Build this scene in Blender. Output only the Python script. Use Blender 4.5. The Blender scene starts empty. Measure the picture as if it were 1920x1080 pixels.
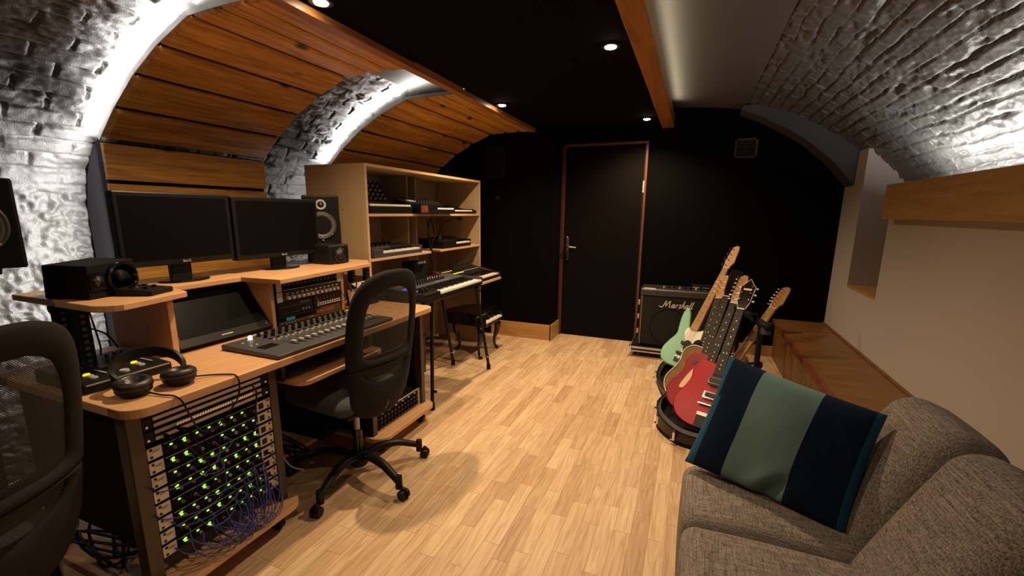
import bpy, bmesh, math, random
import numpy as np
from mathutils import Vector, Matrix, Quaternion
random.seed(7); rng = np.random.default_rng(5)
SC = bpy.context.scene
COL = SC.collection
PI = math.pi
# ------------------------------------------------------------------ camera, world, exposure
cam_d = bpy.data.cameras.new('camera'); cam = bpy.data.objects.new('camera', cam_d); COL.objects.link(cam)
FPX, CYP = 832.4, 565.7
p_, y_, r_ = [math.radians(a) for a in (11.381, 21.84, 0.599)]
fwd = Vector((-math.sin(y_)*math.cos(p_), math.cos(y_)*math.cos(p_), -math.sin(p_)))
rgt = Vector((math.cos(y_), math.sin(y_), 0)); upv = rgt.cross(fwd)
r2 = rgt*math.cos(r_) + upv*math.sin(r_); u2 = r2.cross(fwd)
M = Matrix((r2, u2, -fwd)).transposed().to_4x4(); M.translation = (0, 0, 1.30)
cam.matrix_world = M
cam_d.sensor_width = 36; cam_d.sensor_fit = 'HORIZONTAL'; cam_d.lens = FPX/1920*36
cam_d.shift_y = (CYP-540)/1920; cam_d.clip_start = 0.02; cam_d.clip_end = 60
SC.camera = cam
w = bpy.data.worlds.new('world'); SC.world = w; w.use_nodes = True
w.node_tree.nodes['Background'].inputs[0].default_value = (1, .8, .6, 1)
w.node_tree.nodes['Background'].inputs[1].default_value = 0.004
SC.view_settings.view_transform = 'Standard'; SC.view_settings.look = 'None'
SC.view_settings.gamma = 1; SC.view_settings.use_curve_mapping = False
SC.view_settings.exposure = 0.0

WARM = (1.0, .715, .43)
def area(name, loc, direction, sx, sy, watts, color, xaxis=None, spread=PI):
    d = bpy.data.lights.new(name, 'AREA'); d.shape = 'RECTANGLE'; d.size = sx; d.size_y = sy
    d.energy = watts; d.color = color; d.spread = spread
    o = bpy.data.objects.new(name, d); COL.objects.link(o)
    z = -Vector(direction).normalized()
    x = Vector(xaxis) if xaxis else z.orthogonal()
    x = (x - z*x.dot(z)).normalized(); y = z.cross(x)
    m = Matrix((x, y, z)).transposed().to_4x4(); m.translation = loc; o.matrix_world = m
    return o
CZ = 2.10          # black ceiling panel underside
SPOTS = [(-1.42, 1.507, True), (-1.42, 3.30, True), (-.446, 2.37, True), (-.445, 4.17, True), (-.446, .57, False), (-1.42, -.3, False)]
SPOT_W = 84
for (sx, sy, vis) in SPOTS:
    d = bpy.data.lights.new('spot_light', 'SPOT'); d.energy = SPOT_W*(1.15 if vis else .22); d.color = WARM; d.spot_size = math.radians(146); d.spot_blend = 1.0
    d.shadow_soft_size = .022
    o = bpy.data.objects.new('spot_light', d); COL.objects.link(o); o.location = (sx, sy, CZ-.03)
# LED strips: behind the near edge of each timber bay, on top of the right-hand pelmet, and on the beam
LEDC = (1.0, .975, .94)
KN = [(-1.487, 2.068), (-1.543, 2.069), (-1.665, 2.070), (-1.80, 2.068), (-1.96, 2.060), (-2.175, 1.977), (-2.362, 1.878), (-2.54, 1.752), (-2.69, 1.62)]
def arc_led(y, watts_m, skip=()):
    for i, (a, b) in enumerate(zip(KN[:-1], KN[1:])):
        if i in skip: continue
        a = Vector((a[0], y, a[1])); b = Vector((b[0], y, b[1])); t = (b-a); L = t.length; t.normalize()
        n = Vector((t.z, 0, -t.x));  n = n if n.z > 0 else -n      # outward, towards the vault
        area('led_light', (a+b)/2 + n*.030, n + Vector((0, -.10, 0)), L, .010, watts_m*L, LEDC, xaxis=t, spread=math.radians(172))
arc_led(1.347, 11.0, skip=(0,))
arc_led(2.812, 9.5, skip=())
area('led_light', (-2.70, 1.340, 1.08), (-.68, -1, .0), .010, 1.06, 9.5, LEDC, xaxis=(0, 1, 0), spread=math.radians(150))
area('led_light', (-2.72, 2.79, 1.25), (-1, -.35, .05), .012, .7, 1.8, LEDC, xaxis=(0, 1, 0))
area('led_light', (1.185, 1.45, 1.470), (.40, 0, 1), 4.0, .012, 42, (1, .97, .92), xaxis=(0, 1, 0))
area('led_light', (-.222, 2.0, 2.195), (.8, 0, 1), 4.6, .012, 6.0, (1, .82, .58), xaxis=(0, 1, 0))

# ------------------------------------------------------------------ mesh helpers
ROOT = {}
class MB:
    """collects shapes, then links them as ONE mesh object"""
    def __init__(s): s.v = []; s.f = []
    def add(s, vs, fs):
        n = len(s.v); s.v += [tuple(v) for v in vs]; s.f += [tuple(i+n for i in f) for f in fs]; return s
    def box(s, c, size, rot=None):
        hx, hy, hz = [a/2 for a in size]; c = Vector(c)
        vs = [Vector((x*hx, y*hy, z*hz)) for x in (-1, 1) for y in (-1, 1) for z in (-1, 1)]
        if rot is not None: vs = [rot @ v for v in vs]
        return s.add([v+c for v in vs], [(0,1,3,2),(4,6,7,5),(0,4,5,1),(2,3,7,6),(0,2,6,4),(1,5,7,3)])
    def bb(s, x0, x1, y0, y1, z0, z1): return s.box(((x0+x1)/2, (y0+y1)/2, (z0+z1)/2), (abs(x1-x0), abs(y1-y0), abs(z1-z0)))
    def cyl(s, a, b, r0, r1=None, n=20, cap=True):
        r1 = r0 if r1 is None else r1; a = Vector(a); b = Vector(b); z = (b-a).normalized(); x = z.orthogonal().normalized(); y = z.cross(x)
        vs = [a+(x*math.cos(t)+y*math.sin(t))*r0 for t in np.linspace(0, 2*PI, n, endpoint=False)] + [b+(x*math.cos(t)+y*math.sin(t))*r1 for t in np.linspace(0, 2*PI, n, endpoint=False)]
        fs = [(i, (i+1) % n, n+(i+1) % n, n+i) for i in range(n)]
        if cap: fs += [tuple(range(n-1, -1, -1)), tuple(range(n, 2*n))]
        return s.add(vs, fs)
    def tube(s, pts, r, n=8, smooth=0):
        pts = [Vector(p) for p in pts]
        if smooth: pts = catmull(pts, smooth)
        rr = r if isinstance(r, (list, tuple)) else [r]*len(pts)
        if len(rr) != len(pts): rr = list(np.interp(np.linspace(0, 1, len(pts)), np.linspace(0, 1, len(rr)), rr))
        vs = []; x = None
        for i, p in enumerate(pts):
            t = (pts[min(i+1, len(pts)-1)]-pts[max(i-1, 0)]).normalized()
            x = t.orthogonal().normalized() if x is None else (x - t*x.dot(t)).normalized()
            y = t.cross(x)
            vs += [p+(x*math.cos(a)+y*math.sin(a))*rr[i] for a in np.linspace(0, 2*PI, n, endpoint=False)]
        fs = [(k*n+i, k*n+(i+1) % n, (k+1)*n+(i+1) % n, (k+1)*n+i) for k in range(len(pts)-1) for i in range(n)]
        m = len(pts)-1
        fs += [tuple(range(n-1, -1, -1)), tuple(m*n+i for i in range(n))]
        return s.add(vs, fs)
    def lathe(s, prof, c=(0,0,0), axis='z', n=28, cap=True):
        vs = []; c = Vector(c)
        for (r, h) in prof:
            for t in np.linspace(0, 2*PI, n, endpoint=False):
                a, b = r*math.cos(t), r*math.sin(t)
                vs.append(c+Vector({'z': (a, b, h), 'x': (h, a, b), 'y': (a, h, b)}[axis]))
        m = len(prof)
        fs = [(k*n+i, k*n+(i+1) % n, (k+1)*n+(i+1) % n, (k+1)*n+i) for k in range(m-1) for i in range(n)]
        if cap and prof[0][0] > 1e-6: fs.append(tuple(range(n-1, -1, -1)))
        if cap and prof[-1][0] > 1e-6: fs.append(tuple((m-1)*n+i for i in range(n)))
        return s.add(vs, fs)
    def prism(s, poly, lo, hi, plane='xy'):
        """poly: 2-D outline; extruded from lo to hi along the plane's normal"""
        P = {'xy': lambda a, b, h: (a, b, h), 'xz': lambda a, b, h: (a, h, b), 'yz': lambda a, b, h: (h, a, b)}[plane]
        n = len(poly)
        vs = [P(a, b, lo) for a, b in poly] + [P(a, b, hi) for a, b in poly]
        return s.add(vs, [(i, (i+1) % n, n+(i+1) % n, n+i) for i in range(n)] + [tuple(range(n-1, -1, -1)), tuple(range(n, 2*n))])
    def rbox(s, c, size, r, n=5, puff=(0, 0, 0), rot=None):
        """box with rounded edges; puff bulges the faces"""
        c = Vector(c); h = [a/2 for a in size]
        bm = bmesh.new(); bmesh.ops.create_cube(bm, size=2); bmesh.ops.subdivide_edges(bm, edges=bm.edges[:], cuts=2*n+3, use_grid_fill=True)
        vs = []
        for v in bm.verts:
            q = Vector(); d = Vector()
            for k in range(3):
                t = v.co[k]; e = abs(t); sg = 1 if t >= 0 else -1
                rk = min(r, h[k])
                if e > .5: d[k] = sg*(e-.5)*2; q[k] = sg*(h[k]-rk)
                else: d[k] = 0; q[k] = t*2*(h[k]-rk)
            if d.length > 1e-6:
                mx = max(abs(x) for x in d); d = d.normalized()*mx if d.length > 0 else d
            p = Vector([q[k]+d[k]*min(r, h[k]) for k in range(3)])
            for k in range(3):
                o1, o2 = [j for j in range(3) if j != k]
                b = max(0, 1-(p[o1]/h[o1])**2)*max(0, 1-(p[o2]/h[o2])**2)
                p[k] += puff[k]*b*(p[k]/h[k])
            vs.append(p)
        fs = [[v.index for v in f.verts] for f in bm.faces]; bm.free()
        if rot is not None: vs = [rot @ v for v in vs]
        return s.add([v+c for v in vs], fs)
    def build(s, name, mat, parent=None, smooth=False, bevel=0, seg=2, sub=0):
        me = bpy.data.meshes.new(name)
        off = Vector((0, 0, 0))
        t = parent
        while t is not None:
            if t.name in ROOT: off = ROOT[t.name]; break
            t = t.parent
        vv = np.array(s.v, float) - np.array(off)
        me.from_pydata(vv.tolist(), [], s.f); me.update()
        bm = bmesh.new(); bm.from_mesh(me); bmesh.ops.recalc_face_normals(bm, faces=bm.faces[:]); bm.to_mesh(me); bm.free()
        if smooth:
            me.polygons.foreach_set('use_smooth', [True]*len(me.polygons))
            if smooth == 'auto': me.set_sharp_from_angle(angle=math.radians(40))
        me.materials.append(mat)
        o = bpy.data.objects.new(name, me); COL.objects.link(o)
        if parent: o.parent = parent
        if bevel:
            b = o.modifiers.new('bevel', 'BEVEL'); b.width = bevel; b.segments = seg; b.limit_method = 'ANGLE'; b.angle_limit = math.radians(40)
        if sub:
            m = o.modifiers.new('sub', 'SUBSURF'); m.levels = sub; m.render_levels = sub
        return o
def catmull(pts, k, closed=False):
    out = []; n = len(pts)
    for i in range(n if closed else n-1):
        if closed: p0, p1, p2, p3 = pts[(i-1) % n], pts[i], pts[(i+1) % n], pts[(i+2) % n]
        else: p0, p1, p2, p3 = pts[max(i-1, 0)], pts[i], pts[i+1], pts[min(i+2, n-1)]
        for j in range(k):
            t = j/k
            out.append(.5*((2*p1)+(p2-p0)*t+(2*p0-5*p1+4*p2-p3)*t*t+(3*p1-p0-3*p2+p3)*t**3))
    if not closed: out.append(pts[-1])
    return out
def cm2(pts, k=6): return [(p.x, p.y) for p in catmull([Vector(p) for p in pts], k, True)]
def rrect(x0, x1, y0, y1, r, n=6, corners=(1, 1, 1, 1)):
    """rounded rectangle outline, counter-clockwise from the lower left; corners = ll, lr, ur, ul"""
    out = []
    for (cx, cy, a, on) in ((x0, y0, PI, corners[0]), (x1, y0, 1.5*PI, corners[1]), (x1, y1, 0, corners[2]), (x0, y1, .5*PI, corners[3])):
        if not on: out.append((cx, cy)); continue
        ox = cx+r if cx == x0 else cx-r; oy = cy+r if cy == y0 else cy-r
        out += [(ox+r*math.cos(a+t), oy+r*math.sin(a+t)) for t in np.linspace(0, PI/2, n)]
    return out
def tag(o, label, cat, group=None):
    o['label'] = label; o['category'] = cat
    if group: o['group'] = group
    return o
def thing(name, label, cat, loc=(0, 0, 0), group=None, world=True):
    """an Empty at the thing's base; with world=True its parts are written in world coordinates"""
    o = bpy.data.objects.new(name, None); COL.objects.link(o); o.empty_display_size = .05
    o.location = loc
    if world: ROOT[o.name] = Vector(loc)
    else: ROOT[o.name] = Vector((0, 0, 0))
    return tag(o, label, cat, group)
def place(o, loc, deg=0):
    o.location = loc; o.rotation_euler = (0, 0, math.radians(deg)); return o
def struct(o): o['kind'] = 'structure'; return o
def copy_part(o, loc, parent=None):
    c = o.copy(); COL.objects.link(c); c.parent = parent or o.parent; c.location = loc; return c
def dup(root, loc, rotz=None, label=None, group=None):
    kids = [(ch, list(ch.children)) for ch in root.children]
    r = root.copy(); COL.objects.link(r); r.location = loc
    if rotz is not None: r.rotation_euler = (0, 0, math.radians(rotz))
    if label: r['label'] = label
    if group: r['group'] = group
    for ch, gs in kids:
        c = ch.copy(); COL.objects.link(c); c.parent = r
        for g in gs:
            d = g.copy(); COL.objects.link(d); d.parent = c
    return r

# ------------------------------------------------------------------ materials
def newmat(name):
    m = bpy.data.materials.new(name); m.use_nodes = True; nt = m.node_tree
    return m, nt, nt.nodes['Principled BSDF']
def N(nt, typ, **kw):
    n = nt.nodes.new(typ)
    for k, v in kw.items():
        if k in n.inputs: n.inputs[k].default_value = v
        else: setattr(n, k, v)
    return n
def plain(name, col, rough=.5, metal=0, spec=.5, bump=0, bscale=200, var=0, emit=None, es=0, coat=0):
    m, nt, b = newmat(name); L = nt.links
    b.inputs['Base Color'].default_value = (*col, 1); b.inputs['Roughness'].default_value = rough; b.inputs['Metallic'].default_value = metal
    b.inputs['Specular IOR Level'].default_value = spec
    if coat: b.inputs['Coat Weight'].default_value = coat; b.inputs['Coat Roughness'].default_value = .08
    tc = N(nt, 'ShaderNodeTexCoord')
    no = N(nt, 'ShaderNodeTexNoise', Scale=bscale, Detail=4.0); L.new(tc.outputs['Object'], no.inputs['Vector'])
    if bump:
        bp = N(nt, 'ShaderNodeBump', Strength=bump, Distance=.002); L.new(no.outputs['Fac'], bp.inputs['Height']); L.new(bp.outputs[0], b.inputs['Normal'])
    if var:
        r = N(nt, 'ShaderNodeMix', data_type='RGBA'); r.inputs[6].default_value = (*[c*(1-var) for c in col], 1); r.inputs[7].default_value = (*[min(1, c*(1+var)) for c in col], 1)
        n2 = N(nt, 'ShaderNodeTexNoise', Scale=max(3, bscale/30), Detail=3.0); L.new(tc.outputs['Object'], n2.inputs['Vector'])
        L.new(n2.outputs['Fac'], r.inputs[0]); L.new(r.outputs[2], b.inputs['Base Color'])
    if emit: b.inputs['Emission Color'].default_value = (*emit, 1); b.inputs['Emission Strength'].default_value = es
    return m
def wood(name, c1, c2, along='y', rough=.45, scale=6, stretch=12, bump=.15, spec=.4, knots=False):
    m, nt, b = newmat(name); L = nt.links
    tc = N(nt, 'ShaderNodeTexCoord'); mp = N(nt, 'ShaderNodeMapping'); L.new(tc.outputs['Object'], mp.inputs[0])
    s = [scale*stretch/3]*3; s['xyz'.index(along)] = scale/3; mp.inputs['Scale'].default_value = s
    n1 = N(nt, 'ShaderNodeTexNoise', Scale=1.0, Detail=6.0, Distortion=1.2); L.new(mp.outputs[0], n1.inputs['Vector'])
    n2 = N(nt, 'ShaderNodeTexNoise', Scale=5.0, Detail=3.0); L.new(mp.outputs[0], n2.inputs['Vector'])
    mx = N(nt, 'ShaderNodeMath', operation='MULTIPLY_ADD'); L.new(n2.outputs['Fac'], mx.inputs[0]); mx.inputs[1].default_value = .45; L.new(n1.outputs['Fac'], mx.inputs[2])
    rp = N(nt, 'ShaderNodeValToRGB'); L.new(mx.outputs[0], rp.inputs[0])
    rp.color_ramp.elements[0].position = .45; rp.color_ramp.elements[0].color = (*c1, 1)
    rp.color_ramp.elements[1].position = .95; rp.color_ramp.elements[1].color = (*c2, 1)
    out = rp.outputs[0]
    if knots:
        vo = N(nt, 'ShaderNodeTexVoronoi', Scale=1.0); m2 = N(nt, 'ShaderNodeMapping'); s2 = [4.5, 4.5, 4.5]; s2['xyz'.index(along)] = 2.2; m2.inputs['Scale'].default_value = s2
        L.new(tc.outputs['Object'], m2.inputs[0]); L.new(m2.outputs[0], vo.inputs['Vector'])
        kr = N(nt, 'ShaderNodeValToRGB'); L.new(vo.outputs['Distance'], kr.inputs[0]); kr.color_ramp.elements[0].position = .05; kr.color_ramp.elements[0].color = (1, 1, 1, 1); kr.color_ramp.elements[1].position = .11; kr.color_ramp.elements[1].color = (0, 0, 0, 1)
        mk = N(nt, 'ShaderNodeMix', data_type='RGBA'); L.new(kr.outputs[0], mk.inputs[0]); L.new(out, mk.inputs[6]); mk.inputs[7].default_value = (*[c*.22 for c in c1], 1); out = mk.outputs[2]
    L.new(out, b.inputs['Base Color']); b.inputs['Roughness'].default_value = rough; b.inputs['Specular IOR Level'].default_value = spec
    if bump:
        bp = N(nt, 'ShaderNodeBump', Strength=bump, Distance=.002); L.new(mx.outputs[0], bp.inputs['Height']); L.new(bp.outputs[0], b.inputs['Normal'])
    return m
def parquet():
    m, nt, b = newmat('oak_parquet'); L = nt.links
    tc = N(nt, 'ShaderNodeTexCoord'); mp = N(nt, 'ShaderNodeMapping'); L.new(tc.outputs['Object'], mp.inputs[0]); mp.inputs['Rotation'].default_value = (0, 0, PI/2)
    br = N(nt, 'ShaderNodeTexBrick', offset=.37, offset_frequency=2, squash=.8, squash_frequency=3); L.new(mp.outputs[0], br.inputs['Vector'])
    for k, v in (('Scale', 1.0), ('Mortar Size', .0007), ('Mortar Smooth', .1), ('Bias', 0.0), ('Brick Width', .42), ('Row Height', .068)): br.inputs[k].default_value = v
    br.inputs['Color1'].default_value = (0, 0, 0, 1); br.inputs['Color2'].default_value = (1, 1, 1, 1); br.inputs['Mortar'].default_value = (.3, .3, .3, 1)
    rp = N(nt, 'ShaderNodeValToRGB'); L.new(br.outputs['Color'], rp.inputs[0]); e = rp.color_ramp.elements
    e[0].color = (.49, .325, .19, 1); e[1].color = (.67, .50, .32, 1); e.new(.3).color = (.58, .41, .25, 1); e.new(.65).color = (.63, .455, .285, 1)
    mg = N(nt, 'ShaderNodeMapping'); L.new(tc.outputs['Object'], mg.inputs[0]); mg.inputs['Scale'].default_value = (42, 3.2, 1)
    # every strip gets its own shift of the grain
    ad = N(nt, 'ShaderNodeVectorMath', operation='MULTIPLY_ADD'); L.new(br.outputs['Color'], ad.inputs[0]); ad.inputs[1].default_value = (37, 51, 0); L.new(mg.outputs[0], ad.inputs[2])
    gn = N(nt, 'ShaderNodeTexNoise', Scale=1.0, Detail=6.0, Distortion=1.8); L.new(ad.outputs[0], gn.inputs['Vector'])
    gr = N(nt, 'ShaderNodeValToRGB'); L.new(gn.outputs['Fac'], gr.inputs[0]); gr.color_ramp.elements[0].position = .3; gr.color_ramp.elements[0].color = (.70, .60, .50, 1); gr.color_ramp.elements[1].position = .62; gr.color_ramp.elements[1].color = (1.06, 1.05, 1.03, 1)
    mu = N(nt, 'ShaderNodeMix', data_type='RGBA', blend_type='MULTIPLY'); mu.inputs[0].default_value = .85; L.new(rp.outputs[0], mu.inputs[6]); L.new(gr.outputs[0], mu.inputs[7])
    md = N(nt, 'ShaderNodeMix', data_type='RGBA'); L.new(br.outputs['Fac'], md.inputs[0]); L.new(mu.outputs[2], md.inputs[6]); md.inputs[7].default_value = (.2, .11, .05, 1)
    L.new(md.outputs[2], b.inputs['Base Color']); b.inputs['Roughness'].default_value = .42; b.inputs['Specular IOR Level'].default_value = .35
    bp = N(nt, 'ShaderNodeBump', Strength=.12, Distance=.001); L.new(gn.outputs['Fac'], bp.inputs['Height']); L.new(bp.outputs[0], b.inputs['Normal'])
    return m
def tweed(name, c1, c2):
    m, nt, b = newmat(name); L = nt.links; tc = N(nt, 'ShaderNodeTexCoord'); fac = None
    for sc in ((16, 430, 430), (430, 16, 430), (430, 430, 16)):
        mp = N(nt, 'ShaderNodeMapping'); mp.inputs['Scale'].default_value = sc; L.new(tc.outputs['Object'], mp.inputs[0])
        n = N(nt, 'ShaderNodeTexNoise', Scale=.75, Detail=3.0, Roughness=.7); L.new(mp.outputs[0], n.inputs['Vector'])
        if fac is None: fac = n.outputs['Fac']
        else:
            a = N(nt, 'ShaderNodeMath', operation='ADD'); L.new(fac, a.inputs[0]); L.new(n.outputs['Fac'], a.inputs[1]); fac = a.outputs[0]
    dv = N(nt, 'ShaderNodeMath', operation='DIVIDE'); L.new(fac, dv.inputs[0]); dv.inputs[1].default_value = 3
    rp = N(nt, 'ShaderNodeValToRGB'); L.new(dv.outputs[0], rp.inputs[0]); rp.color_ramp.elements[0].position = .425; rp.color_ramp.elements[0].color = (*c1, 1); rp.color_ramp.elements[1].position = .575; rp.color_ramp.elements[1].color = (*c2, 1)
    L.new(rp.outputs[0], b.inputs['Base Color']); b.inputs['Roughness'].default_value = .95; b.inputs['Specular IOR Level'].default_value = .15
    bp = N(nt, 'ShaderNodeBump', Strength=.5, Distance=.0015); L.new(dv.outputs[0], bp.inputs['Height']); L.new(bp.outputs[0], b.inputs['Normal'])
    return m
def mesh_cloth(name, col, pitch, open_):
    """knitted net: real holes cut by a fine two-way wave"""
    m, nt, b = newmat(name); L = nt.links
    tc = N(nt, 'ShaderNodeTexCoord'); sx = N(nt, 'ShaderNodeSeparateXYZ'); L.new(tc.outputs['Object'], sx.inputs[0])
    k = 2*PI/pitch; sines = []
    for (a, bb_) in ((1, 1), (1, -1)):
        q = N(nt, 'ShaderNodeMath', operation='MULTIPLY_ADD'); L.new(sx.outputs['Y'], q.inputs[0]); q.inputs[1].default_value = k*a
        q2 = N(nt, 'ShaderNodeMath', operation='MULTIPLY'); L.new(sx.outputs['Z'], q2.inputs[0]); q2.inputs[1].default_value = k*bb_; L.new(q2.outputs[0], q.inputs[2])
        sn = N(nt, 'ShaderNodeMath', operation='SINE'); L.new(q.outputs[0], sn.inputs[0]); sines.append(sn)
    ad = N(nt, 'ShaderNodeMath', operation='MAXIMUM'); L.new(sines[0].outputs[0], ad.inputs[0]); L.new(sines[1].outputs[0], ad.inputs[1])
    gt = N(nt, 'ShaderNodeMath', operation='GREATER_THAN'); L.new(ad.outputs[0], gt.inputs[0]); gt.inputs[1].default_value = open_
    L.new(gt.outputs[0], b.inputs['Alpha']); b.inputs['Base Color'].default_value = (*col, 1); b.inputs['Roughness'].default_value = .7
    return m
MT = {}
MT['floor'] = parquet()
MT['pine'] = wood('stained_pine', (.32, .125, .018), (.88, .45, .095), 'y', .42, 5, 16, knots=True)
MT['trimwood'] = wood('oiled_pine_trim', (.27, .10, .025), (.48, .21, .06), 'y', .4, 5, 14)
MT['oak'] = wood('oak_veneer', (.36, .20, .065), (.50, .30, .11), 'y', .45, 6, 10)
MT['oakx'] = wood('oak_board', (.36, .18, .06), (.52, .28, .10), 'x', .45, 6, 10)
MT['bench'] = wood('bench_pine', (.13, .055, .013), (.20, .095, .026), 'x', .4, 5, 12)
MT['redtrim'] = wood('mahogany_edge', (.12, .03, .012), (.21, .06, .025), 'y', .4, 8, 10)
MT['desk'] = wood('beech_laminate', (.52, .285, .135), (.66, .39, .20), 'y', .38, 7, 14, bump=.05)
MT['birch'] = wood('birch_plywood', (.36, .255, .14), (.45, .325, .19), 'z', .5, 3, 8, bump=.03)
MT['plyedge'] = wood('plywood_edge', (.52, .31, .14), (.68, .43, .21), 'y', .5, 6, 10, bump=.03)
MT['doorred'] = plain('door_frame_brown', (.125, .036, .018), .5)
MT['black_wall'] = plain('black_wall_paint', (.0016, .0014, .0012), .9, spec=.08, bump=.3, bscale=180)
MT['black_ceil'] = plain('black_ceiling_fabric', (.0035, .003, .0026), .95, spec=.08)
MT['door'] = plain('dark_door_laminate', (.0045, .0034, .003), .8, spec=.08)
MT['white_wall'] = plain('off_white_plaster', (.47, .42, .385), .8, spec=.25, bump=.08, bscale=260)
MT['smooth'] = plain('smooth_vault_plaster', (.075, .070, .062), .7, spec=.3, bump=.05, bscale=60)
MT['brick'] = plain('painted_brick', (.092, .089, .085), .36, spec=.55, bump=.9, bscale=230, var=.15)
MT['graybrick'] = plain('grey_rib_plaster', (.05, .05, .051), .7, bump=.2, bscale=90, var=.2)
MT['felt'] = plain('grey_felt', (.07, .068, .076), .95, spec=.1, bump=.8, bscale=500)
MT['alu'] = plain('brushed_aluminium', (.62, .62, .62), .3, 1)
MT['chrome'] = plain('chrome', (.8, .79, .77), .12, 1)
MT['steel'] = plain('dark_steel', (.07, .065, .06), .38, .8)
MT['post'] = plain('bronze_steel_post', (.085, .065, .05), .42, .5)
MT['black'] = plain('black_plastic', (.008, .008, .008), .42, spec=.22)
MT['blackm'] = plain('matt_black', (.007, .007, .007), .8, spec=.15)
MT['gloss'] = plain('gloss_black', (.006, .006, .006), .10, spec=.6)
MT['screen'] = plain('dark_screen', (.004, .004, .0042), .35, spec=.07)
MT['grey'] = plain('charcoal_plastic', (.045, .047, .05), .45)
MT['lgrey'] = plain('light_grey_plastic', (.42, .41, .39), .4)
MT['white'] = plain('ivory_plastic', (.80, .76, .68), .3)
MT['panel_silver'] = plain('silver_panel', (.58, .54, .48), .38, .35)
MT['led_green'] = plain('green_led', (.2, .8, .05), .4, emit=(.30, 1.0, .04), es=1.7)
MT['led_yellow'] = plain('yellow_button', (.9, .6, .0), .4, emit=(1.0, .62, .0), es=1.2)
MT['led_blue'] = plain('blue_led', (.1, .1, .9), .4, emit=(.08, .10, 1.0), es=2.0)
MT['led_strip'] = plain('led_strip_lens', (.9, .9, .9), .4, emit=(.95, .98, 1), es=6)
MT['lamp'] = plain('lamp_lens', (1, .9, .7), .4, emit=(1, .80, .55), es=60)
MT['bluecable'] = plain('blue_cable', (.055, .06, .30), .4)
MT['whitecable'] = plain('white_cable', (.6, .56, .5), .5)
# ------------------------------------------------------------------ the setting: vault, walls, floor
def vnoise(x, y, seed=0):
    xi = np.floor(x).astype(int); yi = np.floor(y).astype(int); fx = x-xi; fy = y-yi
    fx = fx*fx*(3-2*fx); fy = fy*fy*(3-2*fy)
    def h(a, b):
        n = (a*374761393 + b*668265263 + seed*144665) & 0x7fffffff
        n = ((n ^ (n >> 13))*1274126177) & 0x7fffffff
        return ((n ^ (n >> 16)) & 0xffff)/65535.0
    return (h(xi, yi)*(1-fx)+h(xi+1, yi)*fx)*(1-fy)+(h(xi, yi+1)*(1-fx)+h(xi+1, yi+1)*fx)*fy
def fbm(x, y, o=4, seed=0, ridge=False):
    t = 0; a = .5
    for k in range(o):
        n = vnoise(x*2**k, y*2**k, seed+k*17)
        t = t + a*((1-abs(2*n-1)) if ridge else n); a *= .5
    return t
def brick_disp(s, y, hgt=.078, ln=.235):
    s = s + (fbm(y*3.0, s*3.0, 3, 3)-.5)*.045; y = y + (fbm(s*6, y*4, 2, 9)-.5)*.05
    row = np.floor(s/hgt); yy = y/ln + (row % 2)*.5 + vnoise(row*7.3, row*0+.5, 4)*.3
    br = np.floor(yy); fs = s/hgt-row; fy = yy-br
    ds = np.minimum(fs, 1-fs)*hgt; dy = np.minimum(fy, 1-fy)*ln
    jw = .005+.012*vnoise(y*7, s*7, 21)**2
    e = np.clip(np.minimum(ds, dy)/jw, 0, 1); e = e*e*(3-2*e)
    per = vnoise(row*3.1+.5, br*5.7+.5, 31)
    chip = np.clip(fbm(y*9, s*20, 4, 41)-.50, 0, 1)*3.2
    fill = .25+.75*np.clip(vnoise(y*4, s*5, 77)*1.7-.25, 0, 1)
    d = -.020*(1-e)*fill - .020*chip*(.3+per) + .008*(per-.5) + .007*(fbm(y*24, s*30, 4, 51)-.5) + .007*(fbm(y*60, s*75, 2, 57)-.5)
    return d
def crinkle_disp(s, y):
    yy = y+.10*fbm(s*5, y*5, 3, 61); ss = s+.10*fbm(s*5+9, y*5, 3, 62)
    return .034*(fbm(yy*19, ss*28, 4, 71, True)-.55) + .020*(fbm(yy*8, ss*12, 3, 91, True)-.55) + .016*(fbm(y*45, s*45, 2, 81)-.5)
def sample_profile(P, step):
    pts = catmull([Vector((a, 0, b)) for a, b in P], 12)
    q = np.array([(p.x, p.z) for p in pts]); L = np.r_[0, np.cumsum(np.hypot(*np.diff(q, axis=0).T))]
    s = np.arange(0, L[-1], step); x = np.interp(s, L, q[:, 0]); z = np.interp(s, L, q[:, 1])
    return s, x, z
def vault(name, P, y0, y1, step, mat, disp, inward=1):
    s, x, z = sample_profile(P, step); ys = np.arange(y0, y1+1e-6, step)
    tx = np.gradient(x); tz = np.gradient(z); l = np.hypot(tx, tz); nx, nz = -tz/l*inward, tx/l*inward
    S, Y = np.meshgrid(s, ys, indexing='ij')
    d = disp(S, Y, np.broadcast_to(z[:, None], S.shape)) if disp else np.zeros_like(S)
    V = np.stack([x[:, None]+nx[:, None]*d, Y, z[:, None]+nz[:, None]*d], -1).reshape(-1, 3)
    a, b = S.shape; i = np.arange(a*b).reshape(a, b)
    Q = np.stack([i[:-1, :-1], i[1:, :-1], i[1:, 1:], i[:-1, 1:]], -1).reshape(-1, 4)
    me = bpy.data.meshes.new(name); me.vertices.add(len(V)); me.vertices.foreach_set('co', V.ravel())
    me.loops.add(Q.size); me.loops.foreach_set('vertex_index', Q.ravel().astype(np.int32))
    me.polygons.add(len(Q)); me.polygons.foreach_set('loop_start', np.arange(0, Q.size, 4, dtype=np.int32)); me.update(calc_edges=True); me.validate()
    me.polygons.foreach_set('use_smooth', [True]*len(Q)); me.materials.append(mat)
    o = bpy.data.objects.new(name, me); COL.objects.link(o); return struct(o)
struct(MB().bb(-3.05, 1.6, -1.0, 4.65, -.1, 0).build('floor', MT['floor']))
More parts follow.
